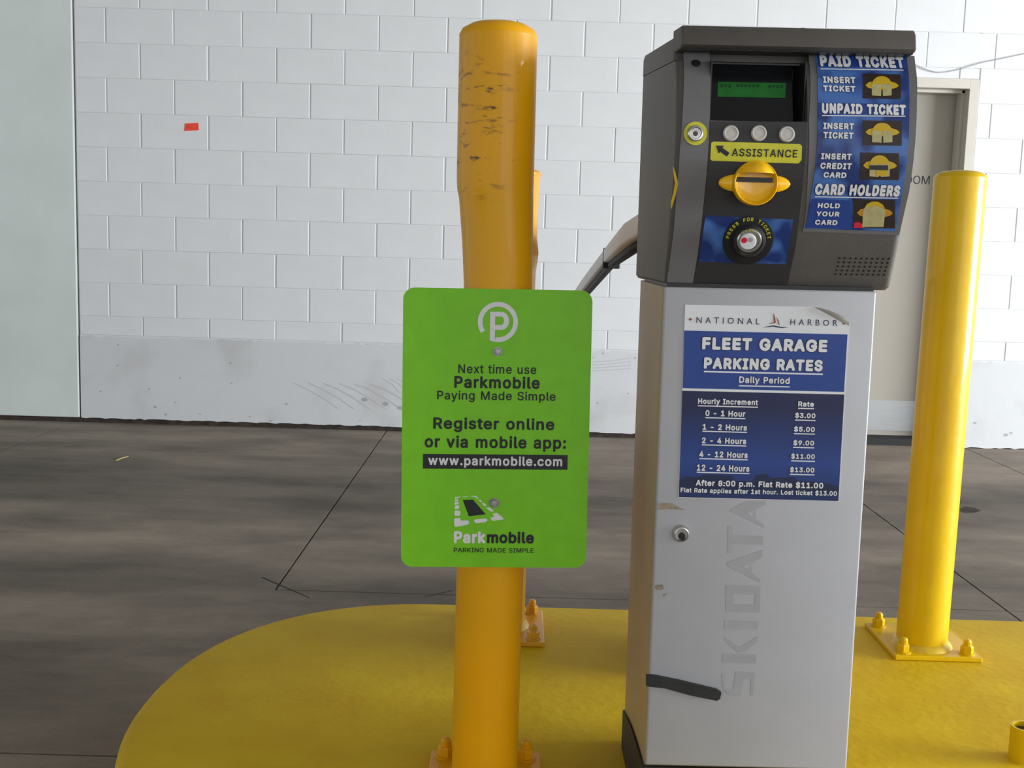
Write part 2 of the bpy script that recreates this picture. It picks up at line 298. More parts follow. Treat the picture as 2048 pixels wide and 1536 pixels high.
# letter outlines (thousandths of the type size): character, advance; loops
GLYPHS = """$447;202 -74,202 583,244 583,244 -74;224 -9,172 -4,128 9,91 31,64 60,46 96,38 137,104 137,110 110,123 88,142 71,166 59,194 52,224 49,257 52,286 60,311 74,329 92,341 114,346 139,342 161,332 179,316 193,296 205,245 222,184 239,128 260,86 289,60 326,52 372,58 413,75 448,102 476,138 498,180 511,227 516,275 511,316 498,351 476,377 449,394 415,401 378,337 378,326 412,302 437,267 453,225 459,194 456,167 448,145 435,129 418,118 398,115 376,119 352,131 334,148 319,169 308,212 293,264 279,312 264,336 252,359 238,379 220,395 198,405 171,408 139,403 99,386 64,360 34,323 11,278 -4
-453;337 244,337 188,114 188,114 244
.188;95 -4,78 -1,63 9,53 24,50 41,53 59,63 73,78 83,95 87,113 83,128 73,138 59,141 41,138 24,128 9,113 -1
0453;227 -7,174 1,130 24,95 62,69 113,53 178,48 254,53 330,69 395,95 447,130 484,174 508,227 516,279 508,323 484,358 447,384 395,400 330,405 254,400 178,384 113,359 62,323 24,279 1;227 50,261 56,290 74,313 103,330 144,340 194,344 254,340 314,330 365,313 405,290 435,261 453,227 460,192 453,163 435,140 405,123 365,113 314,109 254,113 194,123 144,140 103,163 74,192 56
1453;76 0,76 55,391 55,391 0;276 509,276 0,212 0,212 448,209 448,86 358,86 427,198 509
2453;64 0,64 47,234 229,282 282,299 305,311 327,318 348,320 371,317 397,308 419,293 436,273 449,250 457,224 460,196 457,172 447,153 433,139 413,130 390,127 362,66 362,71 405,86 442,111 473,143 496,182 511,225 516,268 511,306 497,337 474,361 445,376 411,381 372,378 345,371 318,357 290,336 259,267 180,153 60,153 57,389 57,389 0
3453;218 -7,173 -3,133 10,98 30,70 57,52 91,44 132,109 132,115 107,126 87,144 71,165 59,191 52,219 50,248 53,275 61,297 74,315 93,325 116,329 145,326 172,316 196,299 217,275 234,242 244,201 248,157 248,157 299,288 448,288 452,70 452,70 509,372 509,372 461,211 278,211 289,264 288,308 276,344 253,371 222,387 186,393 145,387 103,370 66,344 36,309 12,266 -2
4453;40 105,40 158,247 509,311 509,109 166,109 163,413 163,413 105;282 0,282 121,282 146,282 318,343 318,343 0
5453;221 -7,178 -2,140 11,108 32,83 60,66 93,60 130,122 130,127 108,138 89,154 73,173 60,196 52,221 50,250 53,276 64,298 82,314 104,324 131,328 162,324 193,314 221,297 244,275 262,248 273,218 277,192 275,167 268,145 258,128 246,67 253,96 509,366 509,366 452,151 452,134 301,136 301,155 315,178 325,203 331,229 334,263 330,294 321,321 306,345 285,364 260,379 231,388 199,391 163,385 117,369 76,343 41,309 15,268 -1
8453;226 -7,178 -2,136 11,101 33,74 62,57 96,52 135,55 166,65 195,81 220,101 241,125 256,153 265,153 267,119 282,93 308,76 342,70 380,75 417,90 450,114 477,146 498,184 511,226 516,269 511,306 498,337 477,361 450,377 417,382 380,376 342,359 308,333 282,300 267,300 265,327 256,351 241,372 220,387 195,397 166,401 135,395 96,378 62,352 33,317 11,275 -2;226 49,258 52,285 60,307 74,323 91,333 113,337 139,333 165,322 189,305 208,283 223,256 232,226 235,196 232,169 223,147 208,130 189,119 165,115 139,119 113,129 91,145 74,167 60,195 52;226 290,252 292,274 300,293 313,307 330,316 351,319 376,316 399,308 420,294 437,275 449,252 457,226 460,200 457,177 449,159 437,145 420,136 399,133 376,136 351,145 330,159 313,178 300,201 292
9453;226 516,271 510,310 494,343 468,368 434,384 393,389 347,385 309,373 270,350 224,315 168,200 0,130 0,301 248,307 248,299 234,287 221,273 210,257 202,238 196,218 195,175 199,137 214,106 237,83 269,68 307,64 352,69 397,85 436,110 469,143 494,182 510;226 460,199 457,174 446,154 429,138 407,129 381,125 352,129 322,138 295,154 274,174 257,199 247,226 243,254 247,279 257,299 273,314 295,324 321,327 350,324 381,314 407,299 429,279 446,254 457
:188;95 -4,78 -1,63 9,53 24,50 41,53 59,63 73,78 83,95 87,113 83,128 73,138 59,141 41,138 24,128 9,113 -1;95 271,78 274,63 284,53 299,50 316,53 334,63 349,78 359,95 362,113 359,128 349,138 334,141 316,138 299,128 284,113 274
A480;16 0,201 509,276 509,463 0,395 0,287 302,264 372,232 478,245 478,213 371,191 302,85 0;110 142,110 199,370 199,370 142
C510;267 -7,205 1,150 25,104 63,70 115,48 179,40 254,48 329,70 393,104 445,150 484,205 508,267 516,305 513,340 504,373 490,402 471,427 447,448 418,463 385,473 348,408 348,401 373,389 395,375 413,357 428,337 440,315 449,292 454,267 456,223 450,184 432,150 403,125 364,109 314,103 254,109 194,125 145,151 105,184 76,223 59,267 53,292 55,315 60,337 69,357 81,375 96,389 114,401 136,408 160,473 160,463 124,448 91,428 62,402 38,373 19,341 5,305 -4
D502;219 0,96 0,96 57,215 57,272 63,318 81,354 110,379 149,394 198,399 255,394 312,379 361,354 399,320 428,275 446,221 452,93 452,93 509,225 509,294 501,353 478,399 441,433 391,455 329,462 255,455 181,433 119,398 68,351 31,291 8;125 509,125 0,60 0,60 509
E419;60 0,60 509,372 509,372 452,125 452,125 286,355 286,355 229,125 229,125 57,375 57,375 0
F410;60 0,60 509,369 509,369 452,125 452,125 278,346 278,346 221,125 221,125 0
G520;269 -7,205 1,149 25,104 64,69 116,47 179,40 254,47 329,69 393,103 445,149 484,203 508,265 516,304 513,340 504,374 489,403 469,429 445,449 416,465 384,474 349,408 349,399 372,387 393,373 411,356 427,337 439,315 448,291 454,265 456,222 450,183 432,150 404,125 364,109 314,103 254,109 194,125 145,151 105,184 76,224 59,269 53,309 57,345 71,374 93,396 123,410 160,415 202,434 199,283 199,283 256,478 256,478 200,471 141,451 91,419 50,377 19,326 0
H517;60 0,60 509,125 509,125 289,392 289,392 509,457 509,457 0,392 0,392 232,125 232,125 0
I300;31 0,31 57,118 57,118 452,31 452,31 509,269 509,269 452,183 452,183 57,269 57,269 0
K467;104 145,104 216,139 261,174 303,212 344,364 509,448 509,231 276,228 276;60 0,60 509,125 509,125 334,124 225,125 193,125 0;372 0,188 259,228 309,449 0
L393;60 0,60 509,125 509,125 57,361 57,361 0
M628;60 0,60 509,152 509,277 187,287 159,299 123,311 84,322 49,307 49,318 83,330 121,342 158,352 187,476 509,568 509,568 0,504 0,504 291,504 327,505 369,506 413,507 457,513 457,498 409,482 363,467 322,456 291,342 0,286 0,170 291,159 321,145 361,129 408,112 457,119 457,120 416,121 372,122 328,122 291,122 0
N523;60 0,60 509,136 509,343 183,363 151,388 107,414 55,405 54,401 108,399 157,399 195,399 509,463 509,463 0,387 0,202 290,177 331,148 381,108 452,119 454,122 384,124 328,125 291,125 0
O533;267 -7,205 1,150 25,105 63,70 115,48 179,40 254,48 329,70 393,105 445,150 484,205 508,267 516,329 508,384 484,429 445,464 393,486 329,493 254,486 179,464 115,429 63,384 25,329 1;267 53,310 59,349 76,383 105,408 144,425 194,430 254,425 314,408 365,383 404,349 433,310 450,267 456,223 450,184 433,151 404,125 364,109 314,103 254,109 194,125 144,151 105,184 76,223 59
P445;60 0,60 509,235 509,289 503,332 487,366 462,390 430,404 391,409 348,404 304,390 265,366 233,332 207,289 191,235 186,109 186,109 242,233 242,269 246,297 256,318 272,333 294,342 319,344 348,342 376,333 402,318 423,297 439,268 449,232 452,125 452,125 0
R449;60 0,60 509,236 509,290 504,333 489,367 465,390 433,405 395,409 352,405 309,390 271,367 240,333 217,289 203,236 198,96 198,96 255,234 255,269 258,298 267,319 281,334 300,342 324,345 352,342 380,334 405,319 425,298 440,269 449,233 452,125 452,125 0;353 0,230 229,303 229,428 0
S447;224 -9,172 -4,128 9,91 31,64 60,46 96,38 137,104 137,110 110,123 88,142 71,166 59,194 52,224 49,257 52,286 60,311 74,329 92,341 114,346 139,342 161,332 179,316 193,296 205,245 222,184 239,128 260,86 289,60 326,52 372,58 413,75 448,102 476,138 498,180 511,227 516,275 511,316 498,351 476,377 449,394 415,401 378,337 378,326 412,302 437,267 453,225 459,194 456,167 448,145 435,129 418,118 398,115 376,119 352,131 334,148 319,169 308,212 293,264 279,312 264,336 252,359 238,379 220,395 198,405 171,408 139,403 99,386 64,360 34,323 11,278 -4
T449;32 452,32 509,417 509,417 452,257 452,257 0,193 0,193 452
U517;259 -8,203 -2,154 15,114 43,85 80,66 124,60 173,60 509,124 509,124 178,128 144,141 113,160 87,187 68,220 56,259 52,298 56,331 68,357 87,377 113,389 144,393 178,393 509,457 509,457 173,451 124,433 80,403 43,363 15,315 -2
Y472;203 0,203 208,16 509,91 509,192 344,222 292,250 230,224 230,251 293,280 344,381 509,455 509,268 208,268 0
a389;160 -9,126 -5,94 5,68 22,48 45,35 73,30 108,34 138,43 161,58 179,78 193,100 203,125 211,178 220,234 227,252 230,265 235,273 243,276 255,276 257,273 279,267 297,256 311,240 322,220 329,196 331,171 329,149 322,132 313,118 301,107 288,100 274,41 291,57 322,79 346,104 364,133 375,163 382,194 384,239 379,263 372,286 360,306 343,322 320,333 290,337 251,337 0,277 0,277 52,272 52,252 25,236 12,215 1,190 -6;170 45,202 49,228 59,248 74,263 93,272 115,276 138,276 190,259 182,231 176,200 171,175 168,134 159,117 150,103 139,95 124,92 105,94 87,102 72,114 61,130 52,149 47
b424;229 -8,198 -5,172 4,153 17,138 31,118 59,112 59,112 0,53 0,53 509,114 509,114 319,118 319,137 346,152 360,171 373,197 381,229 384,274 378,313 361,345 332,370 293,385 245,390 189,385 133,370 84,346 45,313 16,274 -2;220 47,253 51,279 66,301 88,316 117,325 151,328 189,325 227,316 261,301 290,280 311,253 325,220 330,188 325,161 312,140 291,125 263,116 229,113 189,116 150,125 115,140 86,162 65,188 51
c396;207 -8,159 -2,117 16,82 46,56 85,40 133,34 187,40 243,56 291,82 330,117 360,159 378,207 384,234 383,260 377,284 368,305 356,324 341,340 322,353 301,362 277,303 262,290 289,270 311,242 325,207 330,173 325,145 310,124 287,108 258,99 224,96 187,99 151,108 117,124 89,145 66,173 51,207 46,243 52,271 66,292 89,304 117,363 102,354 78,341 56,325 37,306 21,285 9,261 -1,235 -6
d424;195 -8,151 -2,111 16,79 45,55 84,39 133,34 189,39 245,55 293,79 332,112 361,151 378,196 384,228 381,253 373,272 360,287 346,306 319,311 319,311 509,372 509,372 0,313 0,313 59,307 59,287 31,272 17,252 4,227 -5;205 47,236 51,263 65,284 86,299 115,309 150,312 189,309 229,300 263,284 291,263 312,237 325,205 330,172 325,145 311,124 290,108 261,99 227,96 189,99 151,109 117,124 88,145 66,172 51
e404;212 -8,161 -2,117 16,82 46,56 85,40 132,34 187,39 242,55 290,81 329,115 359,157 378,205 384,236 382,266 374,294 361,319 341,341 315,357 282,368 242,371 194,371 169,75 169,75 221,338 221,310 202,307 237,298 269,283 294,263 314,237 326,205 330,173 326,146 313,125 294,109 270,99 241,96 211,96 178,100 139,110 106,128 80,151 61,179 50,212 46,234 48,254 53,271 61,285 73,297 88,306 105,365 91,353 63,335 39,311 19,283 4,249 -5
f254;228 379,228 327,6 327,6 379;81 0,81 432,84 461,96 486,113 505,135 519,161 527,187 530,222 527,243 521,227 468,215 472,195 474,171 470,154 460,145 443,142 419,142 0
g425;207 -151,168 -148,134 -140,105 -127,82 -110,64 -91,51 -69,101 -41,122 -66,136 -78,154 -88,178 -95,207 -97,249 -92,282 -75,304 -47,311 -6,311 68,306 68,287 41,272 28,252 16,227 8,195 5,152 10,113 27,80 53,55 90,39 136,34 191,39 246,55 293,80 332,112 361,152 378,196 384,228 382,253 373,273 360,288 346,308 319,313 319,313 379,372 379,372 -9,367 -54,350 -90,324 -117,291 -136,251 -147;205 59,237 63,264 75,285 95,300 121,309 154,312 193,309 231,300 264,285 291,264 312,237 325,205 330,172 325,145 312,124 290,109 262,99 229,96 193,99 155,109 123,124 96,145 76,172 63
h410;114 227,114 0,53 0,53 509,114 509,114 287,102 287,124 332,152 362,187 379,227 384,264 380,295 369,321 349,341 321,353 285,357 240,357 0,296 0,296 235,290 275,273 304,246 323,210 329,184 326,161 317,141 303,126 283,117 257
i167;53 0,53 379,114 379,114 0;84 443,67 446,54 455,44 468,41 483,44 499,54 512,67 521,84 524,100 521,114 512,123 499,126 483,123 468,114 455,100 446
k381;110 137,110 212,121 212,284 379,360 379,184 199,177 199;53 0,53 509,114 509,114 0;294 0,148 186,191 229,372 0
l189;139 -2,101 3,74 20,58 47,53 84,53 509,114 509,114 99,115 77,120 62,130 54,146 52,160 53,170 54,181 3,162 -1
m610;53 0,53 379,112 379,112 295,108 295,118 323,132 346,151 363,172 376,195 384,219 386,257 380,287 361,309 331,321 295,312 295,322 321,337 343,357 361,381 375,407 383,437 386,468 383,497 372,522 354,541 328,553 296,557 255,557 0,496 0,496 254,490 289,473 313,447 326,419 330,395 328,374 320,358 307,345 290,338 270,335 247,335 0,274 0,274 260,269 288,253 311,229 326,199 330,178 328,158 320,140 307,126 289,117 266,114 238,114 0
n410;114 227,114 0,53 0,53 379,112 379,112 287,102 287,124 332,152 362,187 379,227 384,264 380,295 369,321 349,341 321,353 285,357 240,357 0,296 0,296 235,290 275,273 304,246 323,210 329,184 326,161 317,141 303,126 283,117 257
o415;207 -8,159 -2,117 16,82 46,56 85,40 133,34 187,40 243,56 291,82 330,117 360,159 378,207 384,256 378,299 360,333 330,359 291,376 243,381 187,376 133,359 85,333 46,299 16,256 -2;207 46,242 51,270 66,292 89,307 117,316 151,319 187,316 224,307 258,292 287,270 310,242 325,207 330,173 325,145 310,124 287,108 258,99 224,96 187,99 151,108 117,124 89,145 66,173 51
p424;53 -143,53 379,112 379,112 319,118 319,137 346,152 360,171 373,197 381,229 384,274 378,313 361,345 332,370 293,385 245,390 189,385 133,370 84,346 45,313 16,274 -2,229 -8,198 -5,173 4,153 17,138 31,118 59,114 59,114 -143;220 47,253 51,279 66,301 88,316 117,325 151,328 189,325 227,316 261,301 290,280 311,253 325,220 330,188 325,161 312,140 291,125 263,116 229,113 189,116 150,125 115,140 86,162 65,188 51
r259;53 0,53 379,112 379,112 321,115 321,130 347,152 367,181 380,213 385,229 384,243 384,243 322,230 324,207 326,182 323,159 315,140 301,126 284,117 262,114 237,114 0
s365;182 -8,145 -5,112 3,84 18,62 38,45 63,36 94,94 107,105 79,124 60,150 49,181 45,217 50,244 62,262 81,268 103,265 121,254 136,237 147,212 155,149 170,104 186,72 208,53 237,47 274,51 305,65 332,87 354,115 370,149 381,187 384,223 381,254 372,279 358,299 339,314 316,324 290,268 277,258 298,243 316,219 328,187 333,156 329,131 317,114 299,109 277,112 258,124 243,144 232,172 223,229 209,275 194,306 171,325 142,331 107,326 75,312 47,290 24,260 6,223 -5
t227;204 379,204 327,6 327,6 379;65 471,126 471,126 98,128 76,136 61,150 53,170 50,185 51,202 54,213 2,192 -3,168 -4,125 2,92 21,72 52,65 93
u410;182 -5,146 -1,115 11,89 31,69 59,57 95,53 139,53 379,114 379,114 144,119 105,137 75,164 56,200 50,226 53,249 62,268 77,283 97,293 122,296 153,296 379,357 379,357 0,298 0,298 92,307 92,286 47,257 17,222 0
v389;163 0,17 379,84 379,165 155,187 87,206 21,184 21,203 87,224 155,305 379,371 379,226 0
w567;138 0,23 379,87 379,133 214,154 137,175 41,165 41,186 135,206 214,252 379,316 379,362 214,382 136,402 41,391 41,413 135,434 214,480 379,545 379,429 0,368 0,319 172,305 225,291 280,277 338,291 338,277 280,263 225,248 172,199 0
x379;21 0,171 218,171 171,29 379,100 379,147 306,179 253,207 206,175 206,202 253,233 306,282 379,352 379,209 169,209 214,358 0,287 0,231 85,200 136,173 182,205 182,178 136,148 85,91 0
y389;47 -139,61 -86,71 -87,88 -90,104 -89,118 -84,130 -74,141 -58,151 -36,163 -1,17 379,84 379,165 155,187 87,206 21,184 21,202 87,224 155,305 379,371 379,204 -58,191 -85,177 -107,159 -124,139 -136,117 -143,91 -145,65 -143"""
def _load_glyphs():
    D = {}
    for l in GLYPHS.split('\n'):
        p = l[1:].split(';')
        loops = [[tuple(int(q) / 1000 for q in v.split()) for v in x.split(',')] for x in p[1:]]
        ar = lambda P: sum(a[0] * b[1] - b[0] * a[1] for a, b in zip(P, P[1:] + P[:1]))
        def inside(pt, P):
            c = False
            for (x1, y1), (x2, y2) in zip(P, P[1:] + P[:1]):
                if (y1 > pt[1]) != (y2 > pt[1]) and pt[0] < (x2 - x1) * (pt[1] - y1) / (y2 - y1) + x1: c = not c
            return c
        V, F = [], []; holes = [h for h in loops if ar(h) > 0]; A1 = 0
        for i, o_ in enumerate(q for q in loops if ar(q) < 0):
            grp = [o_] + [h for h in holes if inside(h[0], o_)]
            pts = [v for P in grp for v in P]; n0 = len(V)
            V += [(x, y, i * 6e-6) for x, y in pts]
            T = tessellate_polygon([[Vector((x, y, 0)) for x, y in P] for P in grp])
            for t in T:
                (x1, y1), (x2, y2), (x3, y3) = (pts[k] for k in t); A1 += abs((x2 - x1) * (y3 - y1) - (x3 - x1) * (y2 - y1)) / 2
            F += [tuple(n0 + k for k in t) for t in T]
        if l[0] in 'PRGDNMebatfk4K$BSY' or abs(A1 + sum(ar(q) for q in loops) / 2) > .02 * A1:
            # strokes that cross themselves: non-zero fill in horizontal bands
            E = [(a, b) for P in loops for a, b in zip(P, P[1:] + P[:1]) if a[1] != b[1]]
            ys = {v[1] for P in loops for v in P}
            for i, (a, b) in enumerate(E):
                for c, d in E[i + 1:]:
                    den = (b[0] - a[0]) * (d[1] - c[1]) - (b[1] - a[1]) * (d[0] - c[0])
                    if abs(den) < 1e-12: continue
                    t = ((c[0] - a[0]) * (d[1] - c[1]) - (c[1] - a[1]) * (d[0] - c[0])) / den
                    u = ((c[0] - a[0]) * (b[1] - a[1]) - (c[1] - a[1]) * (b[0] - a[0])) / den
                    if 0 < t < 1 and 0 < u < 1: ys.add(a[1] + (b[1] - a[1]) * t)
            ys = sorted(ys); V, F = [], []
            xat = lambda e, y: e[0][0] + (e[1][0] - e[0][0]) * (y - e[0][1]) / (e[1][1] - e[0][1])
            for y0, y1 in zip(ys, ys[1:]):
                if y1 - y0 < 1e-5: continue
                ym = (y0 + y1) / 2
                act = sorted((xat(e, ym), i) for i, e in enumerate(E) if min(e[0][1], e[1][1]) < ym < max(e[0][1], e[1][1]))
                wn = 0
                for (xm, i) in act:
                    if wn == 0: st = i
                    wn += 1 if E[i][1][1] > E[i][0][1] else -1
                    if wn == 0:
                        n0 = len(V); V += [(xat(E[st], y0), y0, 0), (xat(E[i], y0), y0, 0), (xat(E[i], y1), y1, 0), (xat(E[st], y1), y1, 0)]
                        F.append((n0, n0 + 1, n0 + 2, n0 + 3))
        D[l[0]] = (int(p[0]) / 1000, V, F)
    return D
GD = _load_glyphs()
_txt_cache = {}
def text_mesh(body, bold=0.0, spacing=1.0, shear=0.0, ab=None):
    ab = bold if ab is None else ab
    key = (body, bold, spacing, shear, ab)
    if key in _txt_cache: return _txt_cache[key]
    V, F, x = [], [], 0.0
    offs = [(0, 0)] if bold < .004 else [(bold * math.cos(k * PI / 4), bold * math.sin(k * PI / 4)) for k in range(8)]
    for ch in body:
        if ch == ' ': x += 0.24 * spacing + ab; continue
        adv, GV, GF = GD[ch]
        for k, (dx, dy) in enumerate(offs):
            n0 = len(V); V += [(x + gx + dx, gy + dy, k * 2.4e-5 + gz) for gx, gy, gz in GV]; F += [tuple(i + n0 for i in f) for f in GF]
        x += adv * spacing + ab * 1.3
    _txt_cache[key] = (V, F); return V, F
def roman_mesh(body, bold=0.0, spacing=1.0, shear=0.0):
    key = (body, bold, spacing, shear, 'r')
    if key in _txt_cache: return _txt_cache[key]
    c = bpy.data.curves.new('t', 'FONT'); c.body = body; c.size = 1; c.space_character = spacing
    c.resolution_u = 3; c.shear = shear; c.fill_mode = 'BOTH' if False else 'FRONT'
    try: c.dimensions = '2D'
    except Exception: pass
    o = bpy.data.objects.new('t', c); COL.objects.link(o)
    dg = bpy.context.evaluated_depsgraph_get(); me = o.evaluated_get(dg).to_mesh()
    V = [(v.co.x, v.co.y) for v in me.vertices]; F = [tuple(p.vertices) for p in me.polygons]
    o.evaluated_get(dg).to_mesh_clear()
    bpy.data.objects.remove(o); bpy.data.curves.remove(c)
    if bold > 0.004:
        V0, F0 = V, F; V, F = [], []
        for k in range(8):
            dx, dy = bold * math.cos(k * PI / 4), bold * math.sin(k * PI / 4); n0 = len(V)
            V += [(x + dx, y + dy, k * 3e-5) for x, y in V0]; F += [tuple(i + n0 for i in f) for f in F0]
    _txt_cache[key] = (V, F); return V, F
def text(body, fr, prof, off, boxpx, m, parent, base, bold=0.02, spacing=1.0, name='lettering', outline=None, ow=0.02, shear=0.0, roman=False):
    xl, yt, xr, yb = boxpx; ym = (yt + yb) / 2; xm = (xl + xr) / 2
    a = fr.hit(xl, ym, prof, off); b = fr.hit(xr, ym, prof, off)
    t = fr.hit(xm, yt, prof, off); bo = fr.hit(xm, yb, prof, off)
    c = fr.hit(xm, ym, prof, off); wx = b.x - a.x; hz = t.z - bo.z
    pf = prof if callable(prof) else (lambda z: prof)
    V, F = (roman_mesh if roman else text_mesh)(body, bold, spacing, shear)
    x0, x1 = min(v[0] for v in V), max(v[0] for v in V); z0, z1 = min(v[1] for v in V), max(v[1] for v in V)
    def build(V, F, nm, off, m):
        me = bpy.data.meshes.new(nm); P = []
        for x, z, *k in V:
            X = c.x + ((x - x0) / (x1 - x0) - .5) * wx; Z = c.z + ((z - z0) / (z1 - z0) - .5) * hz
            P.append(Vector((X, pf(Z) - off - (k[0] if k else 0), Z)) - Vector(base))
        me.from_pydata(P, [], F); me.update(); return link(nm, me, m, parent)
    if outline:
        V2, F2 = text_mesh(body, bold + ow, spacing, shear, bold)
        build(V2, F2, name + '_outline', off - 0.0006, outline)
    return build(V, F, name, off, m)
def pxpoly(fr, prof, off, pts): return [(p.x, p.z) for p in (fr.hit(x, y, prof, off) for x, y in pts)]
def tube(bm, pts, r, n=8):
    rings = []
    for i, p in enumerate(pts):
        p = Vector(p); a = Vector(pts[max(0, i - 1)]); b = Vector(pts[min(len(pts) - 1, i + 1)])
        t = (b - a).normalized(); u = t.cross(Vector((0, 0, 1)))
        if u.length < 1e-3: u = t.cross(Vector((0, 1, 0)))
        u.normalize(); v = t.cross(u)
        rings.append([bm.verts.new(p + u * r * math.cos(2 * PI * k / n) + v * r * math.sin(2 * PI * k / n)) for k in range(n)])
    for A, B in zip(rings, rings[1:]):
        for k in range(n): bm.faces.new((A[k], A[(k + 1) % n], B[(k + 1) % n], B[k]))
    bm.faces.new(rings[0]); bm.faces.new(rings[-1])
def copy_tree(o, parent=None):
    c = o.copy(); COL.objects.link(c)
    if parent: c.parent = parent
    for ch in list(o.children): copy_tree(ch, c)
    return c

# ------------------------------------------------------------------ setting
FZ = -0.03                                 # road surface
WY = 6.816                                 # face of the block wall
# floor of cast slabs with saw-cut joints
floor = empty('floor', (0, 0, FZ), kind='structure')
bm = bmesh.new(); box(bm, -8, 8, -7, WY + 0.6, FZ - 0.2, FZ - 0.012)
bmo('subbase', bm, MT['dark'], floor, (0, 0, FZ))
xa = atz(605, 1100, FZ).x * 0.5 + atz(714, 948, FZ).x * 0.5
xl0 = atz(50, 883, FZ).x; xr0 = atz(1860, 1107, FZ).x; xr1 = atz(1990, 923, FZ).x
yj = atz(910, 1190, FZ).y; yn = atz(110, 1509, FZ).y; ye = WY + 0.3
def slab(poly):
    """cast slab from its plan outline, shrunk by half a joint"""
    g = 0.0035; n = len(poly); P = []
    for i in range(n):
        p, a, b = Vector(poly[i]), Vector(poly[i - 1]), Vector(poly[(i + 1) % n])
        e1, e2 = (p - a).normalized(), (b - p).normalized()
        P.append(p + Vector((-e1.y, e1.x)) * g + Vector((-e2.y, e2.x)) * g)
    bm = bmesh.new(); top = bm.faces.new([bm.verts.new((p.x, p.y, FZ)) for p in P])
    r = bmesh.ops.extrude_face_region(bm, geom=[top])
    for v in [q for q in r['geom'] if isinstance(q, bmesh.types.BMVert)]: v.co.z -= 0.05
    bmo('slab', bm, MT['road'], floor, (0, 0, FZ))
def rect(x0, x1, y0, y1): return [(x0, y0), (x1, y0), (x1, y1), (x0, y1)]
slab([(xl0, yn), (xr0, yn), (xr0, yj), (xa, yj), (xa, ye), (xl0, ye)])
for r_ in (rect(-5.2, xl0, yn, ye), rect(-8, -5.2, yn, ye), rect(xa, xr0, yj, ye), rect(xr0, xr1, yj, ye), rect(xr1, 4.6, yj, ye), rect(4.6, 8, yj, ye),
           rect(xr0, 8, yn, yj), rect(-8, xl0, -1.2, yn), rect(xl0, 1.6, -1.2, yn), rect(1.6, 8, -1.2, yn), rect(-8, 0, -7, -1.2), rect(0, 8, -7, -1.2)):
    slab(r_)
def strip(name, a, b, wd, h, m, parent, base):
    a, b = Vector(a), Vector(b); t = (b - a).normalized(); n = Vector((-t.y, t.x, 0)) * wd / 2
    bm = bmesh.new(); q = [a + n, b + n * 0.5, b - n * 0.5, a - n]
    lo = [bm.verts.new(v) for v in q]; hi = [bm.verts.new(v + Vector((0, 0, h))) for v in q]
    bm.faces.new(lo); bm.faces.new(hi)
    for k in range(4): bm.faces.new((lo[k], lo[(k + 1) % 4], hi[(k + 1) % 4], hi[k]))
    return bmo(name, bm, m, parent, base)
strip('saw_cut', atz(525, 1155, FZ), atz(620, 1196, FZ), 0.008, 0.0006, MT['dark'], floor, (0, 0, FZ))
strip('saw_cut', atz(905, 1181, FZ), atz(850, 1194, FZ), 0.008, 0.0006, MT['dark'], floor, (0, 0, FZ))
p = [atz(x, y, FZ) for x, y in ((1922, 1017), (1930, 1013), (1950, 1016), (1962, 1021), (1950, 1025), (1930, 1026), (1921, 1022))]
bm = bmesh.new(); f = bm.faces.new([bm.verts.new(v + Vector((0, 0, 0.0008))) for v in p])
bmo('spalled_patch', bm, MT['base_dirt'], floor, (0, 0, FZ))

# back wall: painted concrete blocks
wall = empty('wall_back', (0, WY, 0), kind='structure')
WB = (0, WY, 0)
BU, Z00, X00 = 0.2032, 2.663, -2.4745
XL, XR = -2.66, 5.0
D0, D1, DT = 1.65, 2.728, 2.193            # door frame outline
bm = bmesh.new()
for (a, b, c, d) in ((XL, D0 + .02, 0, 3.27), (D1 - .02, XR, 0, 3.27), (D0, D1, DT - .02, 3.27)):
    box(bm, a, b, WY + 0.0032, WY + 0.25, c, d)
bmo('mortar_bed', bm, MT['mortar'], wall, WB)
def block_mesh(wd, ht):
    bm = bmesh.new(); c = 0.0042; cz = 0.0018
    def ring(dx, dz, y): return [bm.verts.new((sx * (wd / 2 - dx), y, sz * (ht / 2 - dz))) for sx, sz in ((-1, -1), (1, -1), (1, 1), (-1, 1))]
    A = ring(c, cz * 1.6, 0); A2 = ring(c * .35, cz * .6, 0.0012); B = ring(0, 0, 0.0035); C = ring(0, 0, 0.012)
    bm.faces.new(A)
    for P, Q in ((A, A2), (A2, B), (B, C)):
        for k in range(4): bm.faces.new((P[k], P[(k + 1) % 4], Q[(k + 1) % 4], Q[k]))
    bm.faces.new(C)
    bmesh.ops.recalc_face_normals(bm, faces=bm.faces)
    me = bpy.data.meshes.new('block'); bm.to_mesh(me); bm.free(); me.materials.append(MT['wall']); return me
full = [block_mesh(2 * BU - 0.0035 - k * 0.0014, BU - 0.0008) for k in range(4)]
def put_block(x0, x1, z0, z1, me=None):
    if x1 - x0 < 0.02 or z1 - z0 < 0.015: return
    if me is None: me = block_mesh(x1 - x0 - 0.005, z1 - z0 - 0.0008)
    o = bpy.data.objects.new('block', me); COL.objects.link(o); o.parent = wall
    o.location = ((x0 + x1) / 2 + random.uniform(-.0012, .0012), random.uniform(-0.0008, 0.0008), (z0 + z1) / 2)
for v in range(-3, 11):
    zt = Z00 - v * BU; zb = zt - BU
    if v == 10: zb = 0.515
    u = -2 if v % 2 else -1            # odd rows: joints at even half-blocks
    while True:
        x0 = X00 + u * BU; x1 = x0 + 2 * BU; u += 2
        if x0 >= XR: break
        a, b = max(x0, XL), min(x1, XR)
        if b <= XL: continue
        if b > D0 and a < D1 and zb < DT:
            if a < D0: put_block(a, D0, zb, zt)
            if b > D1: put_block(D1, b, zb, zt)
            if zt > DT: put_block(max(a, D0), min(b, D1), DT, zt)
        else:
            put_block(a, b, zb, zt, random.choice(full) if (b - a > 0.405 and v < 10) else None)
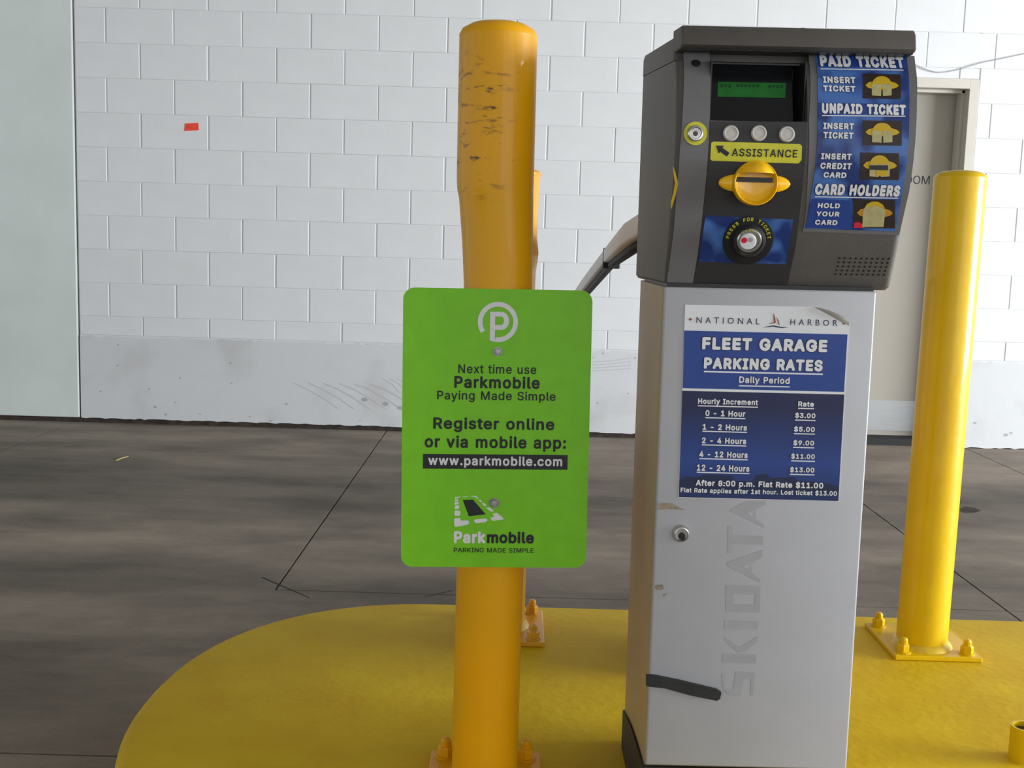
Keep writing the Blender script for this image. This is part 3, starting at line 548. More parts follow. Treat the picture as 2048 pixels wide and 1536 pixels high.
for a, b in ((XL + .002, D0), (D1, XR)):
    bm = bmesh.new()
    n = int((b - a) / 0.03); xs = [a + (b - a) * i / n for i in range(n + 1)]
    top = [0.508 + random.uniform(-.004, .004) for _ in xs]; bot = [random.uniform(-.004, .004) - (.026 if a > 2 else 0) for _ in xs]
    F, T, Bk = [], [], []
    for x, t, bo in zip(xs, top, bot):
        F.append((bm.verts.new((x, WY - .004, bo)), bm.verts.new((x, WY - .004, t - .006)), bm.verts.new((x, WY - .001, t)), bm.verts.new((x, WY + .02, t)), bm.verts.new((x, WY + .02, bo))))
    for A, B in zip(F, F[1:]):
        for k in range(5): bm.faces.new((A[k], B[k], B[(k + 1) % 5], A[(k + 1) % 5]))
    bmo('concrete_curb', bm, MT['plinth'], wall, WB)
    bm = bmesh.new(); box(bm, a, b, WY + 0.008, WY + 0.25, FZ - .02, 0.02)
    bmo('base_joint', bm, MT['base_dirt'], wall, WB)
# scuffs and pits in the painted curb
bm = bmesh.new()
def scuff(pts, wd):
    P = [at(x, y, WY - 0.0046) for x, y in pts]
    for i in range(len(P) - 1):
        a, b = P[i], P[i + 1]; t = (b - a).normalized(); n = Vector((-t.z, 0, t.x)) * wd / 2
        bm.faces.new([bm.verts.new(v) for v in (a + n, b + n, b - n, a - n)])
for k in range(6):
    x = 585 + k * 31
    scuff([(x, 765 + k * 0.7), (x + 28, 778), (x + 62, 797), (x + 92, 818)], random.uniform(.004, .009))
for k in range(3):
    scuff([(765 + k * 14, 757), (785 + k * 14, 769), (800 + k * 14, 786)], .005)
for k in range(4):
    scuff([(1185, 724 + k * 6), (1220, 722 + k * 6), (1262, 716 + k * 7)], .005)
bmo('scuff_marks', bm, MT['scuff'], wall, WB)['kind'] = 'stuff'
bm = bmesh.new()
for (x, y, r) in ((461, 726, 2.2), (360, 756, 2), (298, 778, 2), (201, 783, 2), (236, 690, 2), (331, 829, 2.4), (310, 814, 3), (350, 805, 1.6), (463, 766, 2), (235, 731, 2),
                  (729, 799, 5.5), (771, 808, 5.5), (800, 816, 5), (573, 808, 2.4), (720, 841, 1.6), (1206, 707, 2), (1187, 715, 1.4), (1270, 716, 2), (1256, 787, 1.6), (1195, 806, 2), (1950, 846, 3), (2012, 870, 4), (2022, 866, 3), (400, 828, 1.5), (500, 833, 1.8), (541, 842, 2)):
    p = at(x, y, WY - 0.0048); q = r * 0.003
    bm.faces.new([bm.verts.new(p + Vector((q * 1.2 * math.cos(a * PI / 4), 0, q * .8 * math.sin(a * PI / 4)))) for a in range(8)])
bmo('pits', bm, MT['faded_word'], wall, WB)['kind'] = 'stuff'

# smooth concrete pier left of the block wall
bm = bmesh.new(); box(bm, -8, XL - 0.009, WY - 0.010, WY + 0.25, 0.0, 3.27, 0.006)
o = bmo('wall_left', bm, MT['pilaster'], None, (-4, WY, 0)); o.location = (-4, WY, 0); o['kind'] = 'structure'
bm = bmesh.new(); box(bm, -8, XL + 0.002, WY + 0.01, WY + 0.24, FZ - 0.02, 3.26)
o = bmo('trim_1', bm, MT['sealant'], None, (-4, WY, 0)); o.location = (-4, WY, 0); o['kind'] = 'structure'
bm = bmesh.new(); box(bm, -8, XL, WY + 0.004, WY + 0.2, FZ - 0.02, 0.004)
o = bmo('trim_2', bm, MT['base_dirt'], None, (-4, WY, 0)); o.location = (-4, WY, 0); o['kind'] = 'structure'
# ceiling and the garage interior outside the frame
bm = bmesh.new(); box(bm, -8, 5.0, -7, WY + 0.25, 3.272, 3.45)
o = bmo('ceiling', bm, MT['ceiling'], None, (0, 0, 3.27)); o.location = (0, 0, 3.27); o['kind'] = 'structure'

# door in the back wall
door = empty('door_1', (2.19, WY, 0), kind='structure'); DB = (2.19, WY, 0)
bm = bmesh.new(); fw = 0.057
box(bm, D0, D0 + fw, WY - .008, WY + .20, FZ, DT, .002, 1); box(bm, D1 - fw, D1, WY - .008, WY + .20, FZ, DT, .002, 1)
box(bm, D0, D1, WY - .0075, WY + .20, DT - fw, DT, .002, 1)
box(bm, D1 - fw - .018, D1 - fw + .002, WY + .06, WY + .14, FZ, DT - fw, .001, 1)
box(bm, D0 + fw - .002, D0 + fw + .018, WY + .06, WY + .14, FZ, DT - fw, .001, 1)
box(bm, D0 + fw, D1 - fw, WY + .06, WY + .14, DT - fw - .018, DT - fw + .002, .001, 1)
bmo('door_frame', bm, MT['frame'], door, DB)
bm = bmesh.new(); box(bm, D0 + fw + .004, D1 - fw - .004, WY + .142, WY + .187, 0.012, DT - fw - .004, .002, 1)
leaf = bmo('door_leaf', bm, MT['door'], door, DB)
bm = bmesh.new(); box(bm, D0 + fw + .02, D1 - fw - .02, WY + .138, WY + .1425, 0.042, 0.235)
bmo('kick_plate', bm, MT['kick'], leaf, DB)
bm = bmesh.new(); lathe(bm, [(0, 0), (.026, 0), (.026, .008), (.011, .012), (.011, .035), (.024, .045), (.027, .058), (.018, .07), (0, .072)], 20, (D0 + fw + .07, WY + .142, .98), 'Y')
bmo('door_knob', bm, MT['steel'], leaf, DB, smooth=True)
bm = bmesh.new(); box(bm, D0 + .01, D1 - .01, WY + .01, WY + .25, FZ - .02, 0.012)
bmo('threshold', bm, MT['dark'], door, DB)
bm = bmesh.new(); box(bm, D0, D1, WY + .19, WY + .2, 0, DT)
bmo('door_backing', bm, MT['dark'], door, DB)
text('ROOM', W0, WY + .142, .0012, (1797, 351, 1859.5, 368), MT['black_print'], leaf, DB, 0.0)

# ------------------------------------------------------------------ traffic island
IZ = 0.19
CY, AX, BY = 2.19, 0.572, 0.675
out = []
for k in range(49):
    a = PI / 2 + PI * k / 48; ca, sa = math.cos(a), math.sin(a); e = 2 / 2.2
    out.append((-0.17 + AX * math.copysign(abs(ca) ** e, ca), CY + BY * math.copysign(abs(sa) ** e, sa)))
out = [(7.0, CY + BY)] + out + [(7.0, CY - BY)]
bm = bmesh.new()
def off_ring(d, z):
    r = []
    for x, y in out:
        v = Vector((min(0.0, x + 0.17), y - CY, 0)); l = v.length or 1
        s = (l - d) / l; r.append(bm.verts.new((x if x > -0.17 else -0.17 + v.x * s, CY + v.y * s, z)))
    return r
R = [off_ring(0.0, FZ - .005), off_ring(0.004, IZ - .03), off_ring(0.008, IZ - .014), off_ring(0.018, IZ - .004), off_ring(0.032, IZ)]
for A, B in zip(R, R[1:]):
    for k in range(len(A)): bm.faces.new((A[k], A[(k + 1) % len(A)], B[(k + 1) % len(B)], B[k]))
bm.faces.new(R[-1]); bm.faces.new(R[0])
isl = bmo('traffic_island', bm, MT['island'], None, (1, CY, FZ), auto=0.7); isl.location = (1, CY, FZ)
tag(isl, 'raised concrete island painted yellow with a rounded left end, under the posts and kiosk', 'traffic island')

# ------------------------------------------------------------------ bollards
def anchor(parent, x, y, base, m, tall=0.035):
    bm = bmesh.new()
    lathe(bm, [(0, 0), (.0185, 0), (.0185, .003), (0, .0031)], 20, (x, y, IZ + .012))
    lathe(bm, [(0, 0), (.0150, 0), (.0150, .014), (.0125, .018), (0, .0182)], 6, (x, y, IZ + .0148), phase=random.random())
    lathe(bm, [(0, 0), (.0098, 0), (.0096, tall - .023), (.007, tall - .018), (0, tall - .0165)], 14, (x, y, IZ + .03))
    return bmo('anchor_bolt', bm, m, parent, base)
def bollard(name, base, prof, m, plate, label, group, lean=(0, 0), yaw=0.0, cap_dome=0.02, npl=None):
    """prof: list of (z, dx, dy, r) measured from the base"""
    root = empty(name, (base[0], base[1], IZ), label, 'bollard', group)
    B = (base[0], base[1], IZ); n = 48
    bm = bmesh.new(); rings = []
    for z, dx, dy, r in prof:
        rings.append([bm.verts.new((base[0] + dx + r * math.cos(2 * PI * k / n), base[1] + dy + r * math.sin(2 * PI * k / n), z)) for k in range(n)])
    for A, C in zip(rings, rings[1:]):
        for k in range(n): bm.faces.new((A[k], A[(k + 1) % n], C[(k + 1) % n], C[k]))
    bm.faces.new(rings[0]); bm.faces.new(rings[-1])
    pipe = bmo('pipe', bm, m, root, B, auto=0.6)
    z, dx, dy, r = prof[-1]; bm = bmesh.new()
    lathe(bm, [(r * 1.0, -0.004), (r * 1.005, 0.0), (r * .93, cap_dome * .42), (r * .7, cap_dome * .8), (r * .35, cap_dome * .97), (0, cap_dome)], n, (base[0] + dx, base[1] + dy, z))
    bmo('cap', bm, m, root, B, auto=0.6)
    pw, pd = plate; bm = bmesh.new(); box(bm, -pw / 2, pw / 2, -pd / 2, pd / 2, IZ + .0005, IZ + .012, .002, 1)
    bmesh.ops.rotate(bm, verts=bm.verts, cent=(0, 0, 0), matrix=Matrix.Rotation(yaw, 3, 'Z'))
    bmesh.ops.translate(bm, verts=bm.verts, vec=(base[0] + (npl or (0, 0))[0], base[1] + (npl or (0, 0))[1], 0))
    bmo('base_plate', bm, m, root, B)
    for sx in (-1, 1):
        for sy in (-1, 1):
            q = Matrix.Rotation(yaw, 2) @ Vector((sx * (pw / 2 - .027), sy * (pd / 2 - .027)))
            anchor(root, base[0] + (npl or (0, 0))[0] + q.x, base[1] + (npl or (0, 0))[1] + q.y, B, m)
    z0, dx, dy, r = prof[0]; bm = bmesh.new()
    lathe(bm, [(r - .002, 0), (r + .012, 0), (r + .009, .006), (r + .002, .012), (r - .002, .013)], n, (base[0] + dx, base[1] + dy, IZ + .012))
    bmo('weld_ring', bm, MT['weld'], root, B, auto=0.8)
    return root
YB = 1.855
b0x = -0.0285
zc = [at(996, y, YB).z for y in (60, 340, 365, 570)]
prof = [(IZ + .005, 0, 0, .0572), (0.6, 0, 0, .0572), (0.9, 0, 0, .0570)]
prof += [(zc[3], 0.0005, 0, .0567), (zc[3] + .07, -.0022, 0, .0585), (zc[3] + .14, -.0062, 0, .0612), (zc[2] - .012, -.0082, 0, .0626), (zc[2], -.0086, 0, .0632),
         (zc[1], -.0088, 0, .0634), (zc[1] + .1, -.0092, 0, .0633), (zc[0] - .01, -.0098, 0, .0631)]
bollard('bollard', (b0x, YB), prof, MT['post_front'], (0.20, 0.22), 'tall battered orange-yellow steel post carrying the green sign', 'yellow steel bollards on the island', yaw=0.0, cap_dome=0.022)
xm, ym = -0.0100, 2.66; rt = .0585
zt = at(1075, 342, ym).z
px_r = lambda y: at({0: 1078}.get(y, 1078), y, ym).x
prof = [(IZ + .005, 0, 0, .058), (0.6, 0.0, 0, .058), (0.95, -.001, 0, .058), (1.07, 0.001, 0, .058), (1.115, .0045, 0, .0595), (1.15, .0015, 0, .058), (1.25, 0.002, 0, .0585), (zt - .012, 0.004, 0, .059), (zt - .006, .0045, 0, .0605)]
bollard('bollard', (xm, ym), prof, MT['post_mid'], (0.21, 0.24), 'yellow steel post standing directly behind the sign post, mostly hidden by it', 'yellow steel bollards on the island', cap_dome=0.012)
xb, yb = at(1846, 1290, 2.62).x, 2.64
p0 = at(1846, 1280, 2.60); p1 = at(1917.5, 356, 2.68)
prof = []
for i in range(7):
    t = i / 6; prof.append((IZ + .005 + (p1.z - IZ - .005) * t, (p0.x - xb) + (p1.x - p0.x) * t, -.03 + .06 * t, .0592))
bollard('bollard', (xb, yb), prof, MT['post_right'], (0.205, 0.235), 'bright yellow steel post right of the kiosk in front of the door', 'yellow steel bollards on the island', cap_dome=0.017, yaw=0.0, npl=(0.002, 0.0))
# short cut-off pipe at the right edge
q = at(2052, 1452, 2.02)
st = empty('pipe_stub', (q.x, 2.02, IZ), 'short open-topped yellow pipe stub at the right edge of the picture', 'pipe')
bm = bmesh.new(); lathe(bm, [(.027, 0), (.027, q.z - IZ), (.0225, q.z - IZ), (.0225, .004)], 24, (q.x, 2.02, IZ))
bmo('pipe', bm, MT['post_right'], st, (q.x, 2.02, IZ), auto=0.6)
bm = bmesh.new(); lathe(bm, [(0, 0), (.0222, 0), (.0222, q.z - IZ - .012), (0, q.z - IZ - .010)], 24, (q.x, 2.02, IZ + .002))
bmo('plug', bm, MT['black_plastic'], st, (q.x, 2.02, IZ), auto=0.6)

# ------------------------------------------------------------------ green sign
def Rsign(a, b, c): return Matrix.Rotation(a, 3, 'Z') @ Matrix.Rotation(b, 3, 'X') @ Matrix.Rotation(c, 3, 'Y')
SB = Vector((-0.0239, 1.7929, 0.8323)); SR = Rsign(.0483, -.027, -.0095); SF = Frame(SB, SR)
sign = empty('parking_sign', SB, 'green metal sign with white circled P, black text and web address, bolted to the post', 'sign', rot=SR)
S0 = SB.y; SW, SH = .305, .457
def rrect(x0, x1, z0, z1, r, n=8):
    P = []
    for cx, cz, a0 in ((x1 - r, z1 - r, 0), (x0 + r, z1 - r, 90), (x0 + r, z0 + r, 180), (x1 - r, z0 + r, 270)):
        for k in range(n + 1):
            a = math.radians(a0 + 90 * k / n); P.append((cx + r * math.cos(a), cz + r * math.sin(a)))
    return P
bm = bmesh.new()
P = rrect(SB.x - SW / 2, SB.x + SW / 2, SB.z - SH / 2, SB.z + SH / 2, .019)
f = bm.faces.new([bm.verts.new((x, S0 - .0008, z)) for x, z in P])
r = bmesh.ops.extrude_face_region(bm, geom=[f])
for v in [g for g in r['geom'] if isinstance(g, bmesh.types.BMVert)]: v.co.y += .0016
me_o = bmo('panel', bm, MT['sign_green'], sign, SB)
me_o.data.materials.append(MT['sign_back'])
for pl in me_o.data.polygons:
    if pl.center.y > -.0002: pl.material_index = 1
def stext(body, bx, m, bold=.02, sp=1.0, **k): return text(body, SF, S0, .0013, bx, m, sign, SB, bold, sp, **k)
stext('Next time use', (916.8, 729, 1072.7, 747.5), MT['black_print'], .012, 1.06)
stext('Parkmobile', (908.8, 752.4, 1079.8, 777.2), MT['black_print'], .028, 1.04)
stext('Paying Made Simple', (874.7, 782.5, 1111.6, 805), MT['black_print'], .012, 1.05)
stext('Register online', (866.9, 835.5, 1109, 865.2), MT['black_print'], .026, 1.04)
stext('or via mobile app:', (849.8, 871.8, 1132.5, 902.5), MT['black_print'], .026, 1.04)
def sdecal(name, pts, m, off=.0011, thick=.0003): return decal(name, pxpoly(SF, S0, off, pts), S0, off, m, sign, SB, thick)
sdecal('address_bar', [(846, 907.7), (1135.4, 910.2), (1135, 939.6), (845.8, 937.2)], MT['black_print'])
stext('www.parkmobile.com', (856.7, 912.2, 1124.8, 936), MT['white_print'], .026, 1.06)
stext('Park', (907.7, 1062.5, 971.5, 1086.8), MT['white_print'], .042, .98)
stext('mobile', (974, 1063, 1068.1, 1087.2), MT['black_print'], .036, .98)
stext('PARKING MADE SIMPLE', (907.7, 1095.8, 1067.5, 1105.2), MT['black_print'], .01, 1.02)
# round P emblem
def emblem():
    c = SF.hit(995.8, 644, S0, .0012); s = (SF.hit(1036, 644, S0, .0012).x - c.x) / 40.3
    V, F = [], []
    def add(pts_in, pts_out):
        for (a, b) in zip(range(len(pts_in) - 1), range(1, len(pts_in))):
            i = len(V); V.extend([pts_in[a], pts_in[b], pts_out[b], pts_out[a]]); F.append((i, i + 1, i + 2, i + 3))
    ang = [math.radians(-98 + (214 + 98) * k / 60) for k in range(61)]
    add([(30.8 * math.cos(a), 30.8 * math.sin(a)) for a in ang], [(40.3 * math.cos(a), 40.3 * math.sin(a)) for a in ang])
    # stem of the P joining the ring at the bottom
    i = len(V); V.extend([(-15.8, 20.4), (-5.6, 20.4), (-5.6, -39.9), (-15.8, -37.0)]); F.append((i, i + 1, i + 2, i + 3))
    bo = [(-5.6, 20.4), (7, 20.4)] + [(7 + 15.5 * math.cos(a), 2.4 + 18.0 * math.sin(a)) for a in [math.radians(80 - 160 * k / 14) for k in range(15)]] + [(7, -15.6), (-5.6, -15.6)]
    bi = [(-5.6, 11), (6, 11)] + [(6 + 6.0 * math.cos(a), 2.4 + 8.6 * math.sin(a)) for a in [math.radians(80 - 160 * k / 14) for k in range(15)]] + [(6, -6.2), (-5.6, -6.2)]
    add(bi, bo)
    me = bpy.data.meshes.new('emblem')
    me.from_pydata([Vector((c.x + x * s, S0 - .0013 - (.00005 if 244 <= i < 248 else 0), c.z + z * s)) - SB for i, (x, z) in enumerate(V)], [], F); me.update()
    link('emblem', me, MT['white_print'], sign)
emblem()
def c6(pts): return [(780 + x / 4.8, 840 + y / 4.8) for x, y in pts]
sdecal('bay_mark', c6([(698, 768), (797, 765), (918, 905), (757, 925)]), MT['black_print'])
for q in ([(622, 742), (660, 736), (682, 736), (668, 742), (645, 748), (640, 756), (622, 758)], [(700, 737), (745, 733), (752, 737), (704, 741)],
          [(776, 730), (822, 726), (850, 752), (838, 757), (815, 738), (782, 736)], [(622, 764), (652, 762), (656, 778), (622, 780)],
          [(620, 788), (656, 786), (660, 808), (624, 813), (618, 808)], [(622, 822), (660, 818), (666, 828), (664, 850), (630, 857), (622, 850)],
          [(618, 872), (664, 868), (674, 880), (676, 910), (662, 919), (630, 922), (620, 912)], [(846, 766), (866, 766), (888, 785), (872, 790)],
          [(880, 798), (904, 796), (930, 820), (914, 828), (902, 824)], [(922, 842), (948, 838), (962, 842), (996, 870), (986, 880), (962, 876)],
          [(616, 950), (626, 942), (672, 940), (682, 966), (745, 964), (760, 978), (752, 1002), (690, 1016), (628, 1026), (616, 1012)],
          [(806, 962), (820, 954), (910, 945), (934, 952), (934, 968), (916, 980), (830, 992), (812, 982)],
          [(962, 938), (1000, 930), (985, 898), (1030, 892), (1090, 945), (1086, 955), (985, 968)]):
    sdecal('road_line', c6(q), MT['white_print'])
for px, py, rr in ((995.5, 703, 8.3), (988.3, 1005.6, 9.2)):
    c = SF.hit(px, py, S0, .0008); s = .305 / 376
    bm = bmesh.new(); lathe(bm, [(0, 0), (rr * 1.12 * s, 0), (rr * 1.12 * s, .0015), (0, .0016)], 20, (c.x, S0 - .0008, c.z), 'Y')
    lathe(bm, [(0, 0), (rr * .88 * s, 0), (rr * .88 * s, .004), (rr * .75 * s, .0052), (0, .0054)], 6, (c.x, S0 - .0024, c.z), 'Y', phase=.2)
    bmo('bolt', bm, MT['bolt'], sign, SB)

# ------------------------------------------------------------------ pay kiosk
TILT = -0.0060
KB = Vector((0.394, 1.86, IZ)); KR = Matrix.Rotation(TILT, 3, 'Y'); KF = Frame(KB, KR)
kiosk = empty('ticket_kiosk', KB, 'free-standing ticket kiosk, white column with grey head, screen and yellow ticket mouth', 'ticket machine', rot=KR)
CX0, CX1, CF, CBK = 0.2320, 0.5555, 1.700, 2.045      # column
HZ0 = 1.078
def rr_plan(x0, x1, y0, y1, rf, rb, n=6):
    P = []
    for cx, cy, r, a0 in ((x0 + rf, y0 + rf, rf, 180), (x1 - rf, y0 + rf, rf, 270), (x1 - rb, y1 - rb, rb, 0), (x0 + rb, y1 - rb, rb, 90)):
        for k in range(n + 1):
            a = math.radians(a0 + 90 * k / n); P.append((cx + r * math.cos(a), cy + r * math.sin(a)))
    return P
def loft(bm, levels):
    R = [[bm.verts.new((x, y, z)) for x, y in pl] if not callable(z) else [bm.verts.new((x, y, z(y))) for x, y in pl] for pl, z in levels]
    for A, B in zip(R, R[1:]):
        for k in range(len(A)): bm.faces.new((A[k], A[(k + 1) % len(A)], B[(k + 1) % len(B)], B[k]))
    bm.faces.new(R[0]); bm.faces.new(R[-1])
bm = bmesh.new(); pl = rr_plan(CX0, CX1, CF + .012, CBK, .004, .025)
loft(bm, [(pl, IZ + .002), (pl, KF.hit(1500, 578, CF).z)])
shell = bmo('column_shell', bm, MT['kiosk_shell'], kiosk, KB, auto=0.5)
bm = bmesh.new(); DZ0 = KF.hit(1310, 1531, CF).z; DZ1 = KF.hit(1500, 577.5, CF).z
box(bm, CX0 + .001, CX1 - .0005, CF, CF + .011, DZ0, DZ1, .0035, 3)
panel = bmo('column_door', bm, MT['kiosk_white'], kiosk, KB, auto=0.5)
# black plinth under the door; its top drops towards the back
bm = bmesh.new(); pb = rr_plan(CX0 - .004, CX1 + .003, CF + .002, CBK + .004, .004, .028, 6)
pb2 = []
for i in range(len(pb)):
    p_, q_ = pb[i], pb[(i + 1) % len(pb)]
    pb2 += [(p_[0] + (q_[0] - p_[0]) * k / 8, p_[1] + (q_[1] - p_[1]) * k / 8) for k in range(8)] if math.hypot(p_[0] - q_[0], p_[1] - q_[1]) > .1 else [p_]
loft(bm, [(pb2, IZ + .001), (pb2, lambda y: DZ0 - .004 - .05 * max(0, (y - CF) / (CBK - CF)) ** 2.0)])
bmo('base_plinth', bm, MT['rubber'], kiosk, KB)
bm = bmesh.new(); box(bm, CX0 + .004, CX1 - .004, CF + .004, CBK - .05, 1.060, HZ0 + .004)
bmo('neck_gap', bm, MT['black_plastic'], kiosk, KB)
# lock
c = KF.hit(1362, 1066.5, CF); s = .323 / 425
bm = bmesh.new(); lathe(bm, [(0, 0), (18 * s, 0), (18 * s, .004), (15 * s, .009), (13 * s, .0095), (12 * s, .0055), (0, .005)], 28, (c.x, CF - .0002, c.z), 'Y')
lock = bmo('lock', bm, MT['steel'], panel, KB, auto=0.6)
bm = bmesh.new(); lathe(bm, [(0, 0), (8 * s, 0), (7 * s, .0035), (0, .004)], 18, (c.x + .0006, CF - .005, c.z - .003), 'Y')
bmo('keyway', bm, MT['black_plastic'], panel, KB, auto=0.6)
def kdecal(name, px, m, parent=None, off=.0006, thick=.0005, prof=CF, step=None):
    return decal(name, pxpoly(KF, prof, off, px), prof, off, m, parent or kiosk, KB, thick, step)
# rubber strip stuck on the front
kdecal('rubber_strip', [(1293, 1352), (1310, 1353), (1360, 1363), (1435, 1381), (1443, 1386), (1440, 1398), (1434, 1402), (1380, 1391), (1330, 1377), (1293, 1373)], MT['rubber'], off=.009, thick=.009)
# scrapes
kdecal('scrape', [(1314, 1006), (1345, 1007), (1369, 1020), (1345, 1018), (1315, 1019)], MT['scrape'])
kdecal('scrape', [(1310, 1171), (1325, 1169), (1328, 1178), (1320, 1181), (1311, 1179)], MT['scrape'])
kdecal('scrape', [(1325, 1189), (1336, 1186), (1328, 1194)], MT['scrape'])
# faded vertical wordmark
def c8(pts): return [(1240 + x / 3.938, 920 + y / 3.938) for x, y in pts]
def cs(pts): return [(1240 + x / 3.938, 1200 + y / 3.938) for x, y in pts]
SX = 0.0
words = [c8([(1004, 322), (1152, 326), (1150, 350), (1070, 392), (1070, 462), (1136, 512), (1130, 530), (872, 402), (872, 388)]),
         c8([(852, 516), (884, 516), (886, 588), (1128, 600), (1128, 668), (884, 662), (880, 735), (850, 735)]),
         c8([(1124, 706), (1122, 762), (1040, 815), (1036, 885), (1106, 935), (1102, 964), (848, 836), (846, 806)]),
         c8([(835, 985), (1105, 992), (1105, 1060), (835, 1052)]), c8([(833, 1135), (1103, 1140), (1100, 1203), (833, 1196)]),
         c8([(835, 1053), (895, 1054), (893, 1136), (833, 1136)]), c8([(1066, 1058), (1105, 1060), (1103, 1141), (1062, 1139)]),
         c8([(825, 1266), (1090, 1272), (1087, 1336), (822, 1332)]),
         cs([(820, 290), (832, 290), (930, 365), (960, 365), (1078, 290), (1090, 290), (1075, 335), (985, 410), (925, 412), (838, 330)]),
         cs([(810, 425), (1075, 430), (1072, 500), (806, 492)]),
         cs([(912, 562), (1068, 572), (1046, 755), (1028, 752), (1034, 622), (980, 616), (948, 760), (858, 750), (812, 700), (802, 580), (820, 580), (838, 690), (885, 705), (895, 690)])]
for q in words:
    kdecal('faded_letter', q, MT['faded_word'], panel, off=.0004, thick=.0003)

for q in (c8([(1000, 422), (1044, 398), (1044, 450)]), c8([(975, 838), (1010, 815), (1008, 868)])):
    kdecal('letter_counter', q, MT['kiosk_white'], panel, off=.0006, thick=.0001)

# rate sticker
rate = kdecal('rate_sticker', [(1370.3, 609.4), (1625, 613.5), (1662, 622), (1699, 640), (1699, 655), (1690, 790), (1678, 1003), (1356, 995.5)], MT['white_print'], off=.0012, thick=.0009)
kdecal('header_block', [(1368.6, 661), (1695, 669), (1688, 784), (1365.4, 776.4)], MT['blue'], rate, .0016, .0002)
a0 = KF.hit(1360, 994, CF).z - KB.z; a1 = KF.hit(1360, 781, CF).z - KB.z
MT['night'] = grad_mat('printed_night_sky', a0, a1, (0.011, 0.016, 0.062), (0.018, 0.05, 0.22), (0.012, 0.026, 0.10))
kdecal('rates_block', [(1364.5, 781.4), (1688.6, 789), (1676.8, 1002), (1357.6, 994.3)], MT['night'], rate, .0016, .0002)
kdecal('skyline_print', [(1358.5, 962), (1370, 953), (1395, 954), (1412, 949), (1440, 950), (1465, 952), (1470, 962), (1505, 963), (1512, 950), (1534, 948), (1540, 956), (1590, 954), (1596, 962), (1640, 964), (1660, 968), (1678.5, 974), (1677.5, 985), (1358, 978)], MT['navy_print'], rate, .0017, .0001)
kdecal('header_rule', [(1365.4, 776.4), (1689, 784), (1688.6, 789), (1364.5, 781.4)], MT['white_print'], rate, .0018, .0002)
# curled corner of the sticker
bm = bmesh.new(); g = []
for i in range(9):
    t = i / 8; row = []
    for j, ff in enumerate((0.0, .35, .7, 1.0)):
        ex = 1625 + 74 * t; ey = 613.5 + 26 * t ** 1.5
        cx, cy = 1700 - 1.5 * (1 - t), 617 + 24 * t
        p = KF.hit(ex + (cx - ex) * 0 , ey, CF); q2 = KF.hit(1630 + 67 * t, 615.5 + 36 * t, CF)
        P = p.lerp(q2, ff); row.append(bm.verts.new((P.x, CF - .0016 - .0075 * math.sin(PI * ff * .5 + PI * .5) * (0.15 + .85 * math.sin(PI * t)), P.z)))
    g.append(row)
for A_, B_ in zip(g, g[1:]):
    for k in range(3): bm.faces.new((A_[k], A_[k + 1], B_[k + 1], B_[k]))
bmo('curled_corner', bm, MT['paper_back'], rate, KB, smooth=True)
def ktext(body, bx, m=None, bold=.02, sp=1.0, par=None, prof=CF, off=.0024, outline='navy_print', ow=.03, **k):
    return text(body, KF, prof, off, bx, m or MT['white_print'], par or rate, KB, bold, sp, outline=MT[outline] if outline else None, ow=ow, **k)
def rule(x0, y0, x1, y1, h, par=None, prof=CF, off=.0022, step=None):
    kdecal('underline', [(x0, y0), (x1, y1), (x1, y1 + h), (x0, y0 + h)], MT['white_print'], par or rate, off, .0002, prof, step)
ktext('NATIONAL', (1393, 635.3, 1519, 647.5), MT['navy_print'], .0, 1.75, outline=None, roman=True)
ktext('HARBOR', (1580.8, 639, 1675, 651), MT['navy_print'], .0, 1.75, outline=None, roman=True)
for x, y in ((1381, 638.7), (1688, 646.3)): kdecal('diamond_mark', [(x - 3.4, y), (x, y - 3.4), (x + 3.4, y), (x, y + 3.4)], MT['rust_print'], rate, .0018, .0002)
def c7(pts): return [(1300 + x / 4.2667, 570 + y / 4.2667) for x, y in pts]
kdecal('sail_print', c7([(1052, 238), (1066, 270), (1074, 318), (1068, 326), (1012, 332), (1058, 316)]), MT['rust_print'], rate, .0018, .0002)
kdecal('sail_print', c7([(1078, 272), (1096, 300), (1108, 342), (1098, 338), (1090, 310)]), MT['rust_print'], rate, .0018, .0002)
kdecal('wave_print', c7([(965, 362), (1010, 352), (1050, 344), (1085, 350), (1120, 358), (1180, 360), (1130, 367), (1085, 362), (1050, 354), (1010, 360)]), MT['navy_print'], rate, .0018, .0002)
ktext('FLEET GARAGE', (1404.3, 676.5, 1655, 702), None, .05, 1.03)
ktext('PARKING RATES', (1407.8, 717, 1645.7, 740.5), None, .05, 1.03)
rule(1407.8, 741.6, 1645.7, 747, 3)
ktext('Daily Period', (1478, 753.5, 1579.4, 770), None, .03, 1.03)
rule(1478, 770.4, 1579.4, 772.6, 2.3)
for body, bx, u in (('Hourly Increment', (1395.9, 798, 1515.8, 811.8), 812), ('Rate', (1596.3, 803, 1628, 813.4), 816),
                    ('0 - 1 Hour', (1410.7, 821, 1490.8, 833), 835.3), ('1 - 2 Hours', (1405, 848.6, 1494, 860.6), 862.6), ('2 - 4 Hours', (1403.6, 875.7, 1492.6, 887.7), 889.8),
                    ('4 - 12 Hours', (1398.5, 903, 1495.6, 915.3), 917.4), ('12 - 24 Hours', (1393.6, 930, 1499, 942.6), 944.8),
                    ('$3.00', (1590, 825, 1631, 837.4), 839.6), ('$5.00', (1587.8, 852.4, 1629.7, 864.8), 866.8), ('$9.00', (1586.4, 879.8, 1628.3, 892), 894.2),
                    ('$11.00', (1582.2, 906.8, 1629.7, 919), 921.2), ('$13.00', (1580, 933.6, 1628.8, 946), 948.2)):
    ktext(body, bx, None, .035, 1.02); dx = (bx[2] - bx[0]) * .013
    rule(bx[0], u - dx, bx[2], u + dx, 2.1)
